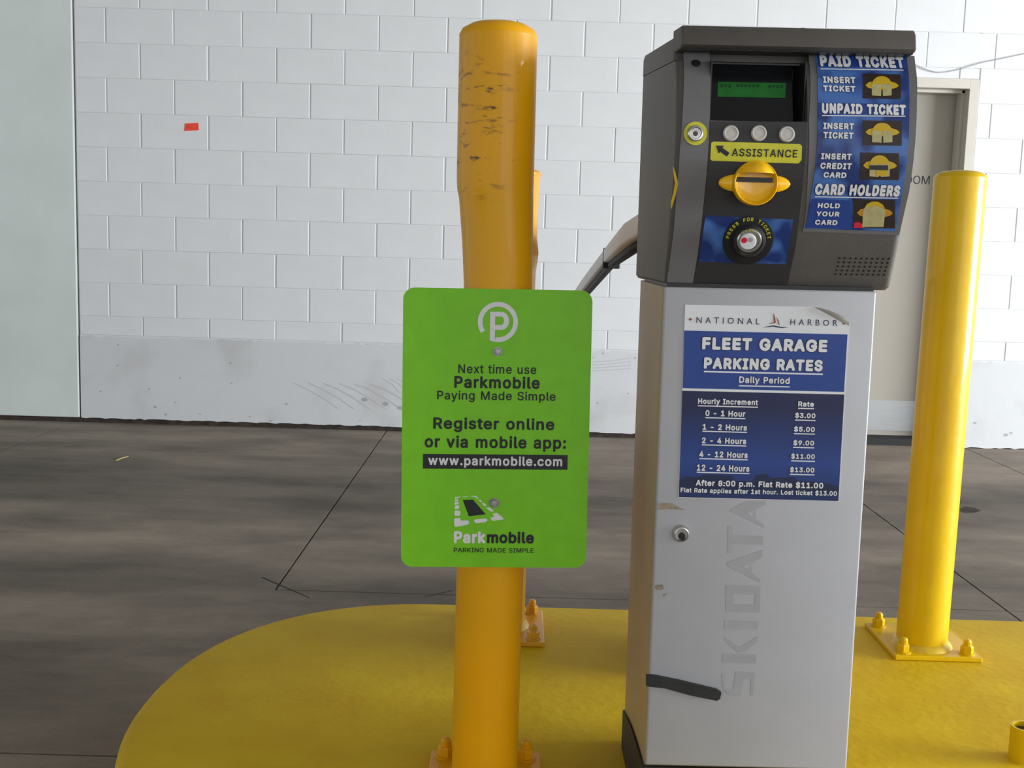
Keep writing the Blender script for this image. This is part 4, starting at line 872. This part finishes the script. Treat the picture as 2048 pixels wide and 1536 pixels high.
ktext('After 8:00 p.m. Flat Rate $11.00', (1391.3, 961.3, 1646.7, 977), None, .035, 1.0)
ktext('Flat Rate applies after 1st hour. Lost ticket $13.00', (1360.9, 977.6, 1674, 990.5), None, .03, 1.0)

# ---- head
HP = [(1.060, 1.716), (1.083, 1.708), (1.115, 1.694), (1.150, 1.679), (1.208, 1.660), (1.240, 1.650), (1.279, 1.643), (1.310, 1.644), (1.350, 1.651), (1.385, 1.664), (1.423, 1.690), (1.460, 1.706)]
def hp(z):
    if z <= HP[0][0]: return HP[0][1]
    for i, ((a, ya), (b, yb)) in enumerate(zip(HP, HP[1:])):
        if z <= b:
            m0 = (yb - (HP[i - 1][1] if i else ya)) / (b - (HP[i - 1][0] if i else a))
            m1 = ((HP[i + 2][1] if i + 2 < len(HP) else yb) - ya) / ((HP[i + 2][0] if i + 2 < len(HP) else b) - a)
            h = b - a; t = (z - a) / h
            return (2 * t**3 - 3 * t**2 + 1) * ya + (t**3 - 2 * t**2 + t) * h * m0 + (-2 * t**3 + 3 * t**2) * yb + (t**3 - t**2) * h * m1
    return HP[-1][1]
HX0, HX1, HBK = 0.2335, 0.5795, 2.165
def top_z(y): return 1.437 + (y - 1.70) * 0.105
bm = bmesh.new(); lv = []
zs = [HZ0, HZ0 + .006] + [1.10 + k * .0205 for k in range(16)]
for i, z in enumerate(zs):
    ins = .004 if i == 0 else 0
    lv.append((rr_plan(HX0 + ins, HX1 - ins, hp(z) + ins, HBK - ins, .012, .050), z))
lv.append((rr_plan(HX0, HX1, hp(1.42), HBK, .012, .050), lambda y: 1.4095 + (y - 1.70) * .093))
loft(bm, lv)
head = bmo('head_case', bm, MT['grey_head'], kiosk, KB, auto=0.5)
# recess for the display, cut out of the case
SC0, SC1 = KF.hit(1420, 240, hp).x, KF.hit(1615, 240, hp).x
SZ0 = KF.hit(1510, 243, hp).z
cb = bmesh.new(); box(cb, SC0, SC1, 1.5, 1.735, SZ0, 1.46)
cut = bmo('cut', cb, None, kiosk, KB)
mo = head.modifiers.new('b', 'BOOLEAN'); mo.object = cut; mo.operation = 'DIFFERENCE'; mo.solver = 'EXACT'
bpy.context.view_layer.update()
dg = bpy.context.evaluated_depsgraph_get(); nm = bpy.data.meshes.new_from_object(head.evaluated_get(dg))
head.modifiers.clear(); head.data = nm; bpy.data.objects.remove(cut)
for p_ in head.data.polygons: p_.use_smooth = True
head.data.set_sharp_from_angle(angle=0.5)
# recess liner and window
bm = bmesh.new()
e = .0012
box(bm, SC0 + e, SC0 + .003, 1.662, 1.733, SZ0 + e, 1.407); box(bm, SC1 - .003, SC1 - e, 1.662, 1.733, SZ0 + e, 1.407)
box(bm, SC0 + e, SC1 - e, 1.668, 1.733, SZ0 + e, SZ0 + .003); box(bm, SC0 + e, SC1 - e, 1.700, 1.733, 1.407, 1.4095)
bmo('display_surround', bm, MT['black_plastic'], kiosk, KB)
WYc = 1.672
def wy(z): return 1.676 + (z - SZ0) * 0.32
pts = [(SC0 + .003, SZ0 + .003), (SC1 - .013, SZ0 + .003), (SC1 - .013, 1.4085), (SC0 + .003, 1.4085)]
win = decal('display_window', pts, wy, 0, MT['screen_black'], kiosk, KB, .002)
lcd = kdecal('lcd', [(1436, 164), (1571.5, 166), (1570.5, 196), (1435, 193.5)], MT['lcd'], win, .0008, .0004, wy)
for k in range(16):
    if k in (3, 10, 11): continue
    x = 1441 + k * 8
    h = random.choice((5, 6, 7))
    kdecal('lcd_character', [(x, 168 + k * .13), (x + 5, 168 + k * .13), (x + 5, 168 + h + k * .13), (x, 168 + h + k * .13)], MT['lcd_ink'], win, .0012, .0001, wy)
# lid with overhanging visor
VB = KF.hit(1600, 101, 1.657).z; VT = KF.hit(1600, 55, 1.660).z
bm = bmesh.new()
def lz(base, sl): return lambda y: base + (y - 1.70) * sl
loft(bm, [(rr_plan(HX0 - .0005, HX1 + .0005, 1.70, HBK + .001, .006, .050), lz(1.4105, .093)), (rr_plan(HX0 - .0005, HX1 + .0005, 1.70, HBK + .001, .006, .050), lz(1.437, .095)),
          (rr_plan(HX0 + .002, HX1 - .002, 1.702, HBK - .002, .006, .048), lz(1.445, .098)), (rr_plan(HX0 + .012, HX1 - .012, 1.705, HBK - .014, .006, .040), lz(1.449, .098))])
bmo('lid', bm, MT['grey_head'], kiosk, KB, auto=0.5)
bm = bmesh.new()
vl, vr = KF.hit(1364, 60, 1.655).x, KF.hit(1833, 75, 1.655).x
V = []
for xf, xk in ((vl, HX0 - .001), (vr, HX1 + .001)):
    t_ = lambda y: xf + (xk - xf) * min(1, max(0, (y - 1.665) / .05))
    V.append([bm.verts.new((t_(y), y, z)) for y, z in ((1.657, VB), (1.650, VB + .004), (1.656, VT - .007), (1.664, VT), (1.715, VT + .002), (1.715, VB + .001))])
for k in range(6): bm.faces.new((V[0][k], V[0][(k + 1) % 6], V[1][(k + 1) % 6], V[1][k]))
ends = [bm.faces.new(V[0]), bm.faces.new(V[1])]
bmesh.ops.bevel(bm, geom=list({e_ for f_ in ends for e_ in f_.edges}), offset=.003, segments=3, affect='EDGES', profile=.5)
bmo('visor', bm, MT['grey_head'], kiosk, KB, auto=0.6)
bm = bmesh.new(); box(bm, HX0 + .012, HX1 - .006, 1.662, 1.7, VB - .0012, VB + .0008)  # thin black strip stands in for the unlit underside of the visor
bmo('visor_shade_strip', bm, MT['black_plastic'], kiosk, KB)
# front panels
HS = .012
def hdecal(name, px, m, parent=None, off=.001, thick=.0008, step=HS): return kdecal(name, px, m, parent, off, thick, hp, step)
left_strip = hdecal('left_fascia', [(1367, 104), (1419, 104), (1419, 242), (1413, 350), (1405, 430), (1395, 511), (1386, 566), (1334, 565), (1347, 466), (1354, 378), (1360, 300)], MT['grey_light'], None, .0016, .0014)
dark = hdecal('control_panel', [(1420, 243), (1614, 243.5), (1608, 340), (1600, 420), (1590, 500), (1575, 569.5), (1387, 566), (1396, 511), (1406, 430), (1414, 350)], MT['dark_panel'], None, .0016, .0014)
def disc(name, px, py, prof_rs, m, parent, n=28, off=.0016, tilt=True, prof=hp):
    """small turned piece standing on the curved front"""
    c = KF.hit(px, py, prof, off); dz = .004
    sl = (hp(c.z + dz) - hp(c.z - dz)) / (2 * dz) if prof is hp else 0
    bm = bmesh.new(); lathe(bm, prof_rs, n, (0, 0, 0), 'Y')
    bmesh.ops.rotate(bm, verts=bm.verts, cent=(0, 0, 0), matrix=Matrix.Rotation(math.atan(-sl), 3, 'X'))
    bmesh.ops.translate(bm, verts=bm.verts, vec=c)
    return bmo(name, bm, m, parent, KB, auto=0.5)
s = .345 / 470
disc('key_lock', 1392, 127, [(0, 0), (9 * s, 0), (9 * s, .0012), (6 * s, .002), (0, .002)], MT['black_plastic'], kiosk)
rg = disc('intercom_ring', 1391, 267, [(0, 0), (23 * s, 0), (23 * s, .0008), (0, .0009)], MT['yellow_label'], kiosk)
disc('intercom_button', 1391, 267, [(0, 0), (16 * s, 0), (16 * s, .003), (14 * s, .0055), (11.5 * s, .0058), (10 * s, .004), (0, .0042)], MT['steel'], kiosk, off=.0024)
disc('intercom_symbol', 1391, 267, [(0, 0), (5 * s, 0), (4 * s, .0008), (0, .0009)], MT['grey_head'], kiosk, off=.0067)
for px, py in ((1461, 267), (1517, 267), (1573, 269)):
    b_ = disc('push_button', px, py, [(0, 0), (15.5 * s, 0), (15.5 * s, .003), (13.5 * s, .0052), (11.5 * s, .0052), (10.5 * s, .0042), (0, .0046)], MT['button'], kiosk)
al = hdecal('assistance_label', [(1427, 283), (1600, 288.2), (1604, 292), (1603, 320), (1597, 327), (1424, 321.5), (1420.5, 318), (1422.5, 286)], MT['yellow_label'], dark, .0022, .0005)
ktext('ASSISTANCE', (1463.8, 298, 1595, 314), MT['black_print'], .015, 1.08, al, hp, .0027, outline=None)
def ca(pts): return [(1400 + x / 6.4, 90 + y / 6.4) for x, y in pts]
hdecal('arrow_print', ca([(205, 1287), (312, 1288), (286, 1315), (378, 1380), (345, 1428), (262, 1368), (240, 1388)]), MT['black_print'], al, .0026, .0002)
# yellow ticket mouth
def mouth(px, py):
    c = KF.hit(px, py, hp, .0016); S = s
    root = None
    # wings
    bm = bmesh.new(); N_ = 44
    def wing(u):  # u -1..1, half height
        return 19 * S * max(0, 1 - abs(u) ** 3) ** .5
    up, dn, ub, db = [], [], [], []
    rows = []
    for i in range(N_ + 1):
        u = math.sin(PI * (i / N_ - .5)); x = u * 71 * S; h = max(wing(u), .0002)
        hgt = .003 + .0075 * min(1, max(0, (abs(u) - .52) / .1)) * max(0, 1 - (abs(u) - .6) / .42) ** .6
        row = [(x, 0, -h), (x, -hgt * .55, -h * .97), (x, -hgt * .9, -h * .6), (x, -hgt, 0), (x, -hgt * .9, h * .6), (x, -hgt * .55, h * .97), (x, 0, h)]
        rows.append([bm.verts.new(v) for v in row])
    for A_, B_ in zip(rows, rows[1:]):
        for k in range(6): bm.faces.new((A_[k], A_[k + 1], B_[k + 1], B_[k]))
        bm.faces.new((A_[6], A_[0], B_[0], B_[6]))
    bm.faces.new(rows[0]); bm.faces.new(rows[-1])
    bmesh.ops.translate(bm, verts=bm.verts, vec=c)
    m_ = bmo('ticket_mouth', bm, MT['yellow_plastic'], kiosk, KB, auto=.9)
    # raised bowl rim with concave bowl
    bm = bmesh.new(); R_ = 44 * S
    lathe(bm, [(R_ * 1.0, 0), (R_ * 1.0, .010), (R_ * .985, .0145), (R_ * .95, .016), (R_ * .915, .0150), (R_ * .88, .0085), (R_ * .78, .0060), (R_ * .5, .0045), (0, .004)], 56, (0, 0, 0), 'Y')
    for v in bm.verts: v.co.z *= 1.0
    bmesh.ops.translate(bm, verts=bm.verts, vec=c)
    bmo('bowl', bm, MT['yellow_plastic'], m_, KB, auto=.9)
    # hood over the slot: quarter dome cut flat underneath
    bm = bmesh.new(); rows = []
    zc_ = R_ * .42
    for i in range(13):
        t = i / 12; z = zc_ + (R_ * .985 - zc_) * t; hw = math.sqrt(max(0, R_ * R_ - z * z)) * .995
        H = .0215 * (1 - t ** 2.2) + .004
        row = []
        for j in range(21):
            u = -1 + 2 * j / 20; row.append(bm.verts.new((u * hw, -.008 - (H) * (1 - abs(u) ** 2.6), z)))
        rows.append(row)
    for A_, B_ in zip(rows, rows[1:]):
        for k in range(20): bm.faces.new((A_[k], A_[k + 1], B_[k + 1], B_[k]))
    a_ = rows[0]; bk = [bm.verts.new((v.co.x, -.004, v.co.z + .001)) for v in a_]
    for k in range(20): bm.faces.new((a_[k], bk[k], bk[k + 1], a_[k + 1]))
    bmesh.ops.translate(bm, verts=bm.verts, vec=c)
    bmo('hood', bm, MT['yellow_plastic'], m_, KB, auto=.9)
    bm = bmesh.new(); box(bm, c.x - 38 * S, c.x + 34 * S, c.y - .0082, c.y - .003, c.z + 2.0 * S, c.z + 11.5 * S)
    bmo('ticket_slot', bm, MT['black_plastic'], m_, KB)
mouth(1508, 367)
# blue label and push-for-ticket button
bl = hdecal('button_label', [(1411, 431), (1586, 439), (1572, 528.5), (1397, 523)], MT['blue_photo'], dark, .0022, .0005)
disc('button_base', 1496, 481, [(0, 0), (51 * s, 0), (51 * s, .0015), (48 * s, .002), (0, .002)], MT['black_plastic'], kiosk, 48, .0026)
disc('button_bezel', 1497, 481, [(0, 0), (34 * s, 0), (34 * s, .004), (31 * s, .0095), (27 * s, .0105), (25 * s, .009), (0, .009)], MT['dark_panel'], kiosk, 40, .0044)
bt = disc('ticket_button', 1497.5, 480, [(0, 0), (25 * s, 0), (25 * s, .004), (23 * s, .006), (21 * s, .0062), (19 * s, .003), (0, .003)], MT['steel'], kiosk, 36, .0134)
disc('button_cap', 1495, 481, [(0, 0), (17 * s, 0), (17 * s, .0045), (15 * s, .0055), (0, .006)], MT['white_print'], bt, 28, .0150)
disc('red_mark', 1488.5, 480.5, [(0, 0), (6 * s, 0), (6 * s, .0004), (0, .0005)], MT['red'], bt, 16, .0212)
disc('green_mark', 1501, 479.5, [(0, 0), (5 * s, 0), (5 * s, .0004), (0, .0005)], MT['faded_word'], bt, 16, .0212)
def arc_text(body, px, py, rad, a0, a1, hgt, m, parent, off):
    c = KF.hit(px, py, hp, off); n = len(body); Vs, Fs = [], []
    dz = .004; sl = (hp(c.z + dz) - hp(c.z - dz)) / (2 * dz)
    for i, ch in enumerate(body):
        if ch == ' ': continue
        V, F = text_mesh(ch, .03); x0, x1 = min(v[0] for v in V), max(v[0] for v in V)
        a = math.radians(a0 + (a1 - a0) * i / (n - 1)); k = hgt / .73; st_ = len(Vs)
        for x, z, *k_ in V:
            lx, lz_ = (x - (x0 + x1) / 2) * k, rad - hgt / 2 + z * k
            X = lx * math.sin(a) + lz_ * math.cos(a); Z = -lx * math.cos(a) + lz_ * math.sin(a)
            Vs.append(Vector((c.x + X, c.y + Z * sl - (k_[0] if k_ else 0), c.z + Z)) - KB)
        Fs += [tuple(q_ + st_ for q_ in f_) for f_ in F]
    me = bpy.data.meshes.new('lettering'); me.from_pydata(Vs, [], Fs); me.update(); link('lettering', me, m, parent)
arc_text('PRESS FOR TICKET', 1496, 481, 43.5 * s, 172, 10, 9 * s, MT['yellow_label'], bl, .0055)
arc_text('PRESS', 1497, 481, 21 * s, 130, 50, 4.5 * s, MT['yellow_label'], bt, .0204)

# instruction label on the right
bezel = hdecal('label_frame', [(1617, 104), (1829, 112), (1834, 200), (1829, 300), (1818, 385), (1798, 471), (1606, 463), (1612, 420), (1616, 340), (1618, 240)], MT['grey_light'], None, .0012, .001)
lab = hdecal('instruction_label', [(1632, 106), (1813, 109.5), (1818.5, 180), (1818.5, 232), (1813, 330), (1805, 385), (1791, 463), (1611.5, 456.5), (1622, 390), (1631, 334), (1635.5, 232), (1635, 170)], MT['blue_photo'], None, .0022, .001)
hdecal('title_band', [(1634, 107.5), (1811, 111), (1813, 136), (1636, 133)], MT['blue'], lab, .0025, .0002)
hdecal('title_band', [(1637, 206), (1816, 207.5), (1815, 229), (1637, 228)], MT['blue'], lab, .0025, .0002)
hdecal('title_band', [(1614, 440), (1624, 397), (1700, 401), (1706, 458.5), (1613, 455)], MT['blue'], lab, .0025, .0002)
L_ = dict(par=lab, prof=hp, off=.0032)
ktext('PAID TICKET', (1640, 111.5, 1807.3, 135), None, .06, 1.02, **L_)
ktext('UNPAID TICKET', (1643.7, 207.5, 1811.6, 229), None, .06, 1.02, **L_)
ktext('CARD HOLDERS', (1630, 368.8, 1800.5, 392), None, .06, 1.02, **L_)
rule(1641, 136.6, 1807, 139.2, 2, lab, hp, .003, None); rule(1644, 230, 1811, 231.5, 2, lab, hp, .003); rule(1630, 392.5, 1796, 395.5, 2, lab, hp, .003)
for body, bx in (('INSERT', (1646, 153.4, 1711, 166.4)), ('TICKET', (1646, 171.2, 1711, 183.4)), ('INSERT', (1646.5, 245.8, 1708, 258.8)), ('TICKET', (1646.5, 264.2, 1707, 277.4)),
                 ('INSERT', (1642, 306.8, 1703.6, 319.2)), ('CREDIT', (1640.6, 325.8, 1703.6, 338.4)), ('CARD', (1647, 344.4, 1693, 355.8)),
                 ('HOLD', (1635.5, 406.2, 1680, 416.5)), ('YOUR', (1632.5, 423, 1679, 433)), ('CARD', (1630, 439.8, 1675, 450))):
    ktext(body, bx, None, .045, 1.05, **L_)
def icon(x0, y0, x1, y1, kind):
    bg_ = hdecal('pictogram', [(x0, y0), (x1, y0 + 1.5), (x1, y1), (x0, y1 - 1.5)], MT['icon_bg'], lab, .0026, .0002)
    W_, H_ = x1 - x0, y1 - y0
    def P(pts): return [(x0 + u * W_, y0 + v * H_) for u, v in pts]
    def dd(nm, pts, m, off): kdecal(nm, P(pts), m, lab, off, .0001, hp, None)
    dd('pictogram_wing', [(.07, .46), (.16, .34), (.30, .30), (.72, .30), (.88, .38), (.95, .48), (.88, .56), (.72, .62), (.30, .62), (.14, .56)], MT['icon_yellow'] if kind < 3 else MT['icon_orange'], .0029)
    dome = [(.24, .42)] + [(.5 - .25 * math.cos(a), .42 - .32 * math.sin(a)) for a in [PI * k / 12 for k in range(1, 12)]] + [(.76, .42)]
    if kind == 3:
        dd('pictogram_card', [(.20, .95), (.22, .40), (.28, .25), (.40, .16), (.60, .15), (.72, .25), (.76, .42), (.72, .95)], MT['icon_cream'], .0032)
        dd('pictogram_hood', [(.26, .28), (.32, .16), (.44, .08), (.58, .08), (.70, .18), (.75, .30), (.5, .22)], MT['icon_yellow'], .0034)
        dd('pictogram_red', [(0, .80), (.12, .78), (.26, .9), (.26, .98), (0, .98)], MT['red'], .0031)
    else:
        dd('pictogram_hood', dome, MT['icon_yellow'], .0034)
        dd('pictogram_ticket', [(.24, .42), (.24, .86), (.48, .88), (.50, .40)], MT['icon_cream'], .0032)
        dd('pictogram_ticket', [(.52, .40), (.53, .88), (.76, .86), (.76, .42)], MT['icon_cream'], .0032)
        if kind == 2:
            dd('pictogram_card', [(.24, .46), (.72, .46), (.72, .64), (.24, .62)], MT['dark_panel'], .0036)
            dd('pictogram_mouth', [(.42, .64), (.70, .64), (.68, .84), (.42, .84)], MT['icon_yellow'], .0036)
icon(1725.5, 147, 1801.5, 198, 1); icon(1725.5, 240.5, 1803.5, 291.5, 1); icon(1720.5, 305, 1798, 360.5, 2); icon(1708, 398.5, 1790, 457, 3)
# speaker holes
bm = bmesh.new()
for r_, (y, xa, xb_) in enumerate(((1078, 432, 972), (1122, 423, 960), (1167, 414, 948), (1211, 400, 934), (1253, 388, 920))):
    for k in range(10):
        p = KF.hit(1600 + (xa + (xb_ - xa) * k / 9) / 5.485, 320 + (y + k * .8) / 5.485, hp, .0006)
        bm.faces.new([bm.verts.new(p + Vector((.0017 * math.cos(a * PI / 4), (hp(p.z + .0017 * math.sin(a * PI / 4)) - hp(p.z)), .0017 * math.sin(a * PI / 4)))) for a in range(8)])
bmo('speaker_holes', bm, MT['black_plastic'], kiosk, KB)['kind'] = 'stuff'
# yellow paint rub on the left front edge of the head
kdecal('yellow_rub_mark', [(1346, 331), (1351, 345), (1356.5, 367), (1351, 392), (1342.5, 419), (1342, 405), (1347, 385), (1350, 367), (1347.5, 350)], MT['icon_yellow'], None, .0022, .0012, hp, .01)

# ------------------------------------------------------------------ barrier behind the kiosk
bx_ = empty('barrier_gate', (0.50, 2.50, IZ), 'pale barrier arm with black rubber underside drooping out from behind the kiosk', 'barrier')
BB = (0.50, 2.50, IZ)
bm = bmesh.new(); box(bm, .38, .64, 2.36, 2.64, IZ + .0005, 1.13, .012, 3)
bmo('housing', bm, MT['kiosk_shell'], bx_, BB, auto=.6)
cl = [(at(1330, 440, 2.30), .055), (at(1269, 478, 2.42), .054), (at(1223, 518, 3.6), .053), (at(1175, 575, 4.8), .060), (at(1150, 610, 5.5), .064)]
def arm(name, idx, z_lo, z_hi, hw, m):
    bm = bmesh.new(); R_ = []
    for i in idx:
        p, h = cl[i]; x = hw
        R_.append([bm.verts.new(p + Vector((a, 0, b * h))) for a, b in ((-x, z_lo), (x, z_lo), (x, z_hi), (-x, z_hi))])
    for A_, B_ in zip(R_, R_[1:]):
        for k in range(4): bm.faces.new((A_[k], A_[(k + 1) % 4], B_[(k + 1) % 4], B_[k]))
    bm.faces.new(R_[0]); bm.faces.new(R_[-1])
    es = [e_ for e_ in bm.edges if abs((e_.verts[0].co - e_.verts[1].co).normalized().y) > .8]
    bmesh.ops.bevel(bm, geom=es, offset=.006, segments=3, affect='EDGES', profile=.5)
    bmo(name, bm, m, bx_, BB, auto=.6)
arm('arm', (0, 1, 2), -.22, .62, .026, MT['arm_white']); arm('arm', (2, 3, 4), -.20, .60, .026, MT['arm_white'])
arm('rubber_edge', (0, 1, 2, 3, 4), -.55, -.21, .011, MT['rubber'])
p, h = cl[2]; bm = bmesh.new(); box(bm, p.x - .0275, p.x + .0275, p.y - .010, p.y + .010, p.z - .58 * h, p.z + .655 * h, .003, 1)
bmo('arm_joint', bm, MT['rubber'], bx_, BB)

# ------------------------------------------------------------------ small things
P = [at(x, y, WY - .0012) for x, y in ((370, 247), (396.5, 245.5), (397.5, 260.5), (368.5, 262))]
bm = bmesh.new(); f = bm.faces.new([bm.verts.new(v) for v in P]); r = bmesh.ops.extrude_face_region(bm, geom=[f])
for v in [g_ for g_ in r['geom'] if isinstance(g_, bmesh.types.BMVert)]: v.co.y -= .0006
o = bmo('tape', bm, MT['tape_red'], None, P[3]); o.location = P[3]
tag(o, 'small piece of red tape stuck on the white block wall', 'tape')
pts = [at(x, y, WY - .012) for x, y in ((1760, 96), (1800, 112), (1832, 130), (1850, 138), (1866, 143), (1880, 145), (1896, 143.5), (1920, 139), (1940, 132), (1965, 125), (2000, 118), (2048, 108), (2090, 101))]
bm = bmesh.new(); tube(bm, pts, .0024, 6); o = bmo('cable', bm, MT['wire'], None, pts[0], smooth=True); o.location = pts[0]
tag(o, 'thin grey cable sagging across the wall above the door', 'cable')
a, b = atz(232, 921, FZ + .002), atz(257, 913, FZ + .002); bm = bmesh.new(); tube(bm, [a, a.lerp(b, .5) + Vector((0, 0, .003)), b], .0028, 6)
o = bmo('straw', bm, MT['straw'], None, a, smooth=True); o.location = a
tag(o, 'bit of dry yellow straw lying on the road before the wall', 'litter')
